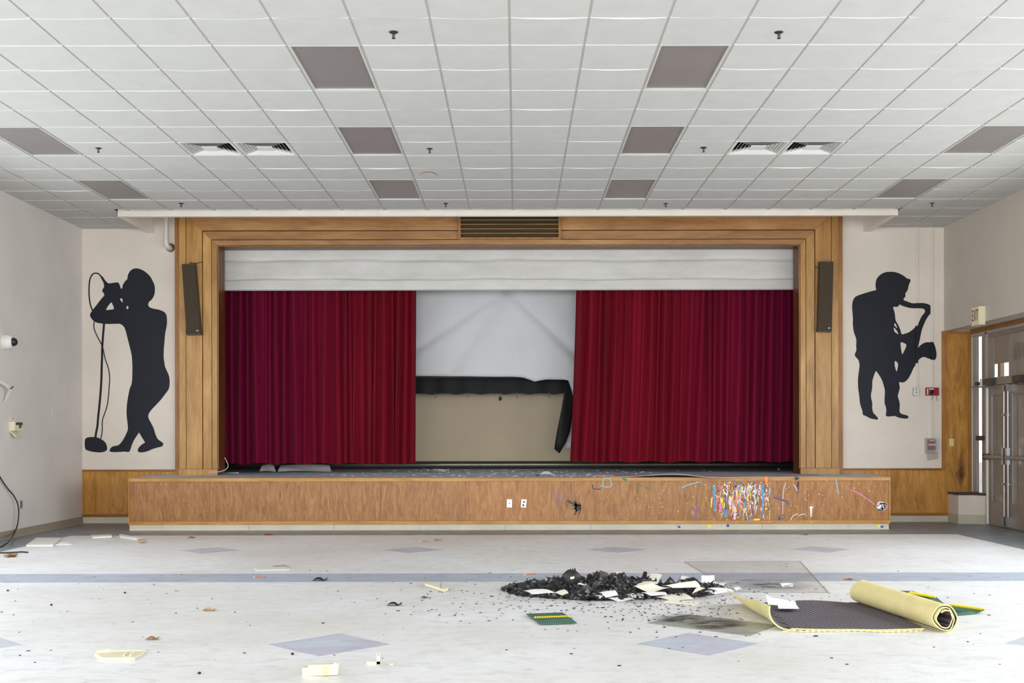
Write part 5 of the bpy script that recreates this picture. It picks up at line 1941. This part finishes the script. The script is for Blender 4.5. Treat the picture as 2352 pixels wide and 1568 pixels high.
# white crumpled paper beside the carpet
def crum(u, v):
    a_ = FL(1764, 1388, .035) * (1 - u) + FL(1830, 1391, .035) * u
    top = [(1760, 1366), (1776, 1373.5), (1804, 1376), (1815, 1381), (1827, 1379)]
    k = min(3.999, u * 4)
    i_ = int(k)
    px = top[i_][0] + (top[i_ + 1][0] - top[i_][0]) * (k - i_)
    py = top[i_][1] + (top[i_ + 1][1] - top[i_][1]) * (k - i_)
    b_ = P(px, py, a_.y + .06)
    p = a_ * (1 - v) + b_ * v
    p.y += .03 * math.sin(u * 9) * v
    return p


m = MB().sheet(crum, 12, 5, .0015)
obj('crumpled_sheet', m, M['paper'], label='crumpled white paper standing at the far edge of the carpet', cat='paper')
sheet4('leaflet', [FL(1788, 1397, .04), FL(1836, 1397.5, .04), FL(1830, 1389, .04), FL(1786, 1389, .04)], M['paper'], 'white leaflet with a blue edge lying on the carpet', 'paper')

# ------------------------------------------------------------------ workbooks with yellow combs
def workbook(c4, c4b, comb, label, n=15):
    cs = [FL(*q) for q in c4]
    ctr = sum(cs, Vector()) / 4
    t_ = thing('workbook', (ctr.x, ctr.y, 0), label, 'workbook', 'green spiral workbooks')
    for nm, qq, mt in (('front_cover', c4, M['green']), ('back_cover', c4b, M['green_dark'])):
        if qq:
            w4 = [FL(*q) for q in qq]
            sheet4(nm, w4, mt, None, None, parent=t_, th=.004)
    a_, b_ = FL(*comb[0]), FL(*comb[1])
    m_ = MB().tube([a_, b_], .009, 8)
    spine = obj('comb_spine', m_, M['yellow'], t_)
    d = (b_ - a_)
    qd = Vector((d.y, -d.x, 0)).normalized()
    for k in range(n):
        p = a_ + d * ((k + .5) / n)
        if qd.y > 0:
            qd = -qd
        m_ = MB().tube([p + Vector((0, 0, .009)), p + qd * .018 + Vector((0, 0, .010)), p + qd * .034 + Vector((0, 0, -.002))], .0045, 6)
        obj('comb_tooth', m_, M['yellow'], spine)
    return t_


workbook([(1208, 1410, .012), (1292, 1407, .012), (1308, 1418, .012), (1226, 1422, .012)], [(1226, 1422, .006), (1308, 1418, .006), (1325, 1431, .006), (1240, 1434, .006)],
         ((1226, 1419, .012), (1306, 1416, .012)), 'green workbook with a yellow comb spine lying open before the ash heap')
workbook([(2048, 1356, .006), (2096, 1358, .02), (2150, 1372, .03), (2120, 1378, .006)], [(2116, 1381, .006), (2138, 1390, .006), (2176, 1392, .01), (2150, 1370, .035)],
         ((2092, 1361, .03), (2148, 1371, .035)), 'green workbook folded open behind the far side of the carpet roll', 14)
workbook([(2140, 1400, .006), (2184, 1390, .03), (2262, 1400, .03), (2240, 1408, .006)], [(2150, 1412, .004), (2190, 1414, .004), (2240, 1409, .006), (2262, 1400, .022)],
         ((2184, 1389, .032), (2260, 1399, .032)), 'green workbook with a long yellow comb right of the carpet roll', 18)

# ------------------------------------------------------------------ other floor litter
def slab(name, q, z0, th, mat, label, cat):
    m_ = MB().prism([FL(x_, y_, z0) for x_, y_ in q], (0, 0, th))
    return obj(name, m_, mat, label=label, cat=cat)


slab('ceiling_panel', [(60, 1255), (122, 1254.5), (141, 1238), (84, 1238)], .0015, .022, M['plastic_white'], 'white panel lying flat on the floor by the left wall', 'panel')
t_ = slab('foam_strip', [(122, 1252), (164, 1251), (150, 1246), (140, 1247)], .0015, .006, M['paper'], 'torn paper strip beside the white panel on the left', 'paper')
slab('board_scrap', [(209, 1231.5), (213, 1236), (257, 1234), (256, 1230)], .002, .02, M['plastic_white'], 'long white board scrap left of the stage corner', 'board')
slab('foam_block', [(274, 1230), (276, 1235), (328, 1242), (326, 1238)], .002, .025, M['plastic_white'], 'white block with a torn tan end near the stage corner', 'block')
slab('tan_chunk', [(315, 1239), (318, 1243), (330, 1242.5), (325, 1238.5)], .0285, .008, M['cardboard'], 'torn tan cardboard chunk on the end of the white block', 'cardboard')
m = MB()
for k in range(7):
    a_ = rc.uniform(0, 6)
    c = FL(25 + rc.uniform(-8, 8), 1278 + rc.uniform(-1, 1), .004)
    m.sheet(lambda u, v: c + Vector(((u - .5) * .07, (v - .5) * .05, .02 * math.sin(u * 5 + a_) * math.sin(v * 4 + a_) + .016)), 4, 4, .002)
obj('dead_leaf', m, M['brown_leaf'], label='crumpled brown leaf on the floor at the far left', cat='leaf')


def scrap(px, py, s_, mat, label, cat, name='scrap'):
    c = FL(px, py, .004)
    r_ = random.Random(int(px * 7 + py))
    m_ = MB().sheet(lambda u, v: c + Vector(((u - .5) * s_ * 1.6, (v - .5) * s_, abs(.35 * s_ * math.sin(u * 4 + r_.random() * .2) * math.cos(v * 3)))), 4, 3, .002)
    return obj(name, m_, mat, label=label, cat=cat)


scrap(616, 1228, .06, M['red_scrap'], 'red scrap in front of the stage, right of the other red one', 'scrap')
scrap(440, 1234.5, .055, M['red_scrap'], 'red scrap in front of the stage, nearer the left corner', 'scrap')
scrap(1005, 1240, .05, M['pencil'], 'small orange scrap in front of the stage outlets', 'scrap')
scrap(774, 1216, .09, M['cove'], 'crumpled tan ball of tape at the foot of the stage', 'scrap')
scrap(1010, 1216, .07, M['cardboard'], 'crumpled brown scrap at the foot of the stage front', 'scrap')
scrap(1110, 1214, .09, M['foil'], 'crumpled clear wrapper at the foot of the stage', 'wrapper')
scrap(1850, 1227, .09, M['foil'], 'crumpled clear wrapper on the floor before the splashed paint', 'wrapper')
scrap(1253, 1214.5, .05, M['red_scrap'], 'tiny red scrap against the stage base at the middle', 'scrap')
scrap(1407, 1214.5, .05, M['red_scrap'], 'tiny red scrap against the stage base right of the black smear', 'scrap')
scrap(906, 1389, .07, M['char'], 'dark burnt scrap alone on the left half of the floor', 'scrap')
scrap(735, 1332, .08, M['char'], 'dark burnt flake on the blue floor band', 'scrap')
scrap(975, 1372, .035, M['char'], 'small curled burnt flake below the cream board', 'scrap')
scrap(1365, 1377, .11, M['char_ball'], 'flat charred disc in front of the ash heap', 'scrap')
scrap(1950, 1330, .06, M['cardboard'], 'small brown scrap behind the carpet roll', 'scrap')
scrap(480, 1401, .06, M['cardboard'], 'thin tan scrap on the left half of the floor', 'scrap')
scrap(350, 1467, .05, M['brown_leaf'], 'small brown scrap behind the left cream plastic frame', 'scrap')


def pencil(px, py, L, ang, label):
    c = FL(px, py, .006)
    d = Vector((math.cos(ang), math.sin(ang), 0))
    t_ = thing('pencil', c, label, 'pencil', 'pencils on the floor')
    obj('shaft', MB().tube([c - d * L / 2, c + d * L * .42], .0055, 6), M['pencil'], t_)
    obj('tip', MB().tube([c + d * L * .42, c + d * L * .5], [.0055, .001], 6), M['cable'], t_)
    obj('eraser', MB().tube([c - d * (L / 2 + .012), c - d * L / 2], .0058, 6), M['plastic_white'], t_)


pencil(598, 1325, .11, -.1, 'red pencil lying on the blue floor band')
pencil(976, 1242.5, .09, .2, 'red pencil lying in front of the stage')
pencil(1219, 1318, .12, .5, 'short red pencil behind the left of the ash heap')

pts = [(584, 1306), (592, 1310), (664, 1308)]
m = MB().tube([FL(x_, y_, .006) for x_, y_ in pts], .006, 5)
obj('bent_wire', m, M['pipe'], label='thin bent white wire lying behind the blue floor band', cat='wire')
m = MB().tube([FL(x_, y_, .008) for x_, y_ in [(626, 1300), (655, 1298), (664, 1302)]], .006, 5)
obj('stick', m, M['cove_tan'], label='thin grey stick lying beside the bent white wire', cat='stick')

# board with a nail
q = [(977, 1340), (1019, 1360), (1030, 1355), (985, 1339)]
t_ = thing('nailed_board', FL(1003, 1350), 'short cream board with an upright nail left of the ash heap', 'board')
m = MB().prism([FL(976, 1345, .004), FL(1021, 1359, .004), FL(1030, 1355, .004), FL(986, 1341, .004)], (0, 0, .022))
obj('board', m, M['plastic_cream'], t_)
c = FL(1013, 1351, .026)
m = MB().tube([c, c + Vector((0, 0, .05))], .0025, 6)
obj('nail', m, M['metal_dark'], t_)

# cream broken plastic pieces in the foreground
t_ = thing('plastic_tray', FL(275, 1508), 'broken cream plastic tray lying on the floor at the lower left', 'plastic piece')
rim = [(214, 1504), (222, 1498.5), (250, 1495.5), (318, 1494), (334, 1495.5), (312, 1514), (268, 1512), (240, 1513), (228, 1508)]
base = [FL(x_, y_, .012) for x_, y_ in [(226, 1503), (255, 1498), (326, 1496), (308, 1511), (240, 1510)]]
m = MB().prism(base, (0, 0, .004))
obj('panel', m, M['plastic_cream'], t_)
for k, (a_, b_, h_) in enumerate((((218, 1505), (238, 1516), .018), ((238, 1516), (308, 1515), .016), ((308, 1515), (333, 1497), .012), ((222, 1501), (252, 1497), .022), ((252, 1497), (333, 1496), .012))):
    pa, pb = FL(a_[0], a_[1], .001), FL(b_[0], b_[1], .001)
    d = (pb - pa).normalized()
    n_ = Vector((-d.y, d.x, 0)) * .004
    m = MB().prism([pa - n_, pb - n_, pb + n_, pa + n_], (0, 0, h_))
    obj('rim', m, M['plastic_cream'], t_)
for px in (288, 302):
    pa, pb = FL(px - 4, 1506, .016), FL(px + 6, 1499, .016)
    d = (pb - pa).normalized()
    n_ = Vector((-d.y, d.x, 0)) * .004
    m = MB().prism([pa - n_, pb - n_, pb + n_, pa + n_], (0, 0, .012))
    obj('rib', m, M['plastic_cream'], t_)

t_ = thing('plastic_block', FL(735, 1552), 'cream plastic block with a notched top at the bottom of the photo', 'plastic piece')
yb3 = FL(735, 1552).y
pl = [(694, 1553), (774, 1551), (776, 1525), (768, 1522), (765, 1526), (708, 1528), (708, 1534), (694, 1534)]
pts = [P(x_, y_, yb3) for x_, y_ in pl]
dz = min(p.z for p in pts)
for p in pts:
    p.z -= dz
m = MB().prism(pts, (0, .05, 0))
obj('body', m, M['plastic_cream'], t_)
c = P(747, 1541, yb3 - .006)
c.z -= dz
m = MB().lathe([(.009, -.02), (.009, .02)], c, (0, 0, 1), 10)
m.box(c.x - .009, c.x + .009, c.y - .002, c.y + .008, c.z - .022, c.z + .022)
obj('clip', m, M['almond'], t_)
t_ = thing('plastic_bracket', FL(858, 1523), 'small L shaped cream plastic bracket standing on the floor', 'plastic piece')
y_ = FL(858, 1525).y
for nm, x0_, y0b, x1_, y1b in (('base', 842, 1520, 872, 1526), ('upright', 865, 1507, 872, 1526), ('prong', 865, 1501, 867, 1507), ('prong', 869.5, 1501, 871.5, 1507)):
    a_, b_ = P(x0_, y0b, y_), P(x1_, y1b, y_)
    zo = P(858, 1526, y_).z
    m = MB().box(a_.x, b_.x, y_, y_ + .02, b_.z - zo + .0005, a_.z - zo + .0005)
    obj(nm, m, M['plastic_cream'], t_)
slab('plastic_chip', [(892, 1523), (895, 1527), (904, 1526), (902, 1522)], .001, .008, M['plastic_cream'], 'tiny cream plastic chip right of the bracket', 'plastic piece')
slab('plastic_chip', [(738, 1558), (740, 1560), (752, 1559.5), (750, 1557)], .001, .004, M['plastic_cream'], 'tiny cream plastic chip before the notched block', 'plastic piece')
for i_, (px, py) in enumerate(((458, 1547), (672, 1503), (287, 1362), (18, 1357), (118, 1390))):
    c = FL(px, py, .001)
    m = MB().lathe([(.006, 0), (.011, .004), (.008, .011), (.0, .013)], c, (0, 0, 1), 7)
    obj('pebble', m, M['char'], label=['dark crumb at the bottom left centre of the floor', 'dark crumb below the left foreground diamond', 'dark crumb on the floor left of the brown scrap', 'dark crumb at the far left below the blue band', 'dark crumb on the left floor'][i_], cat='crumb')
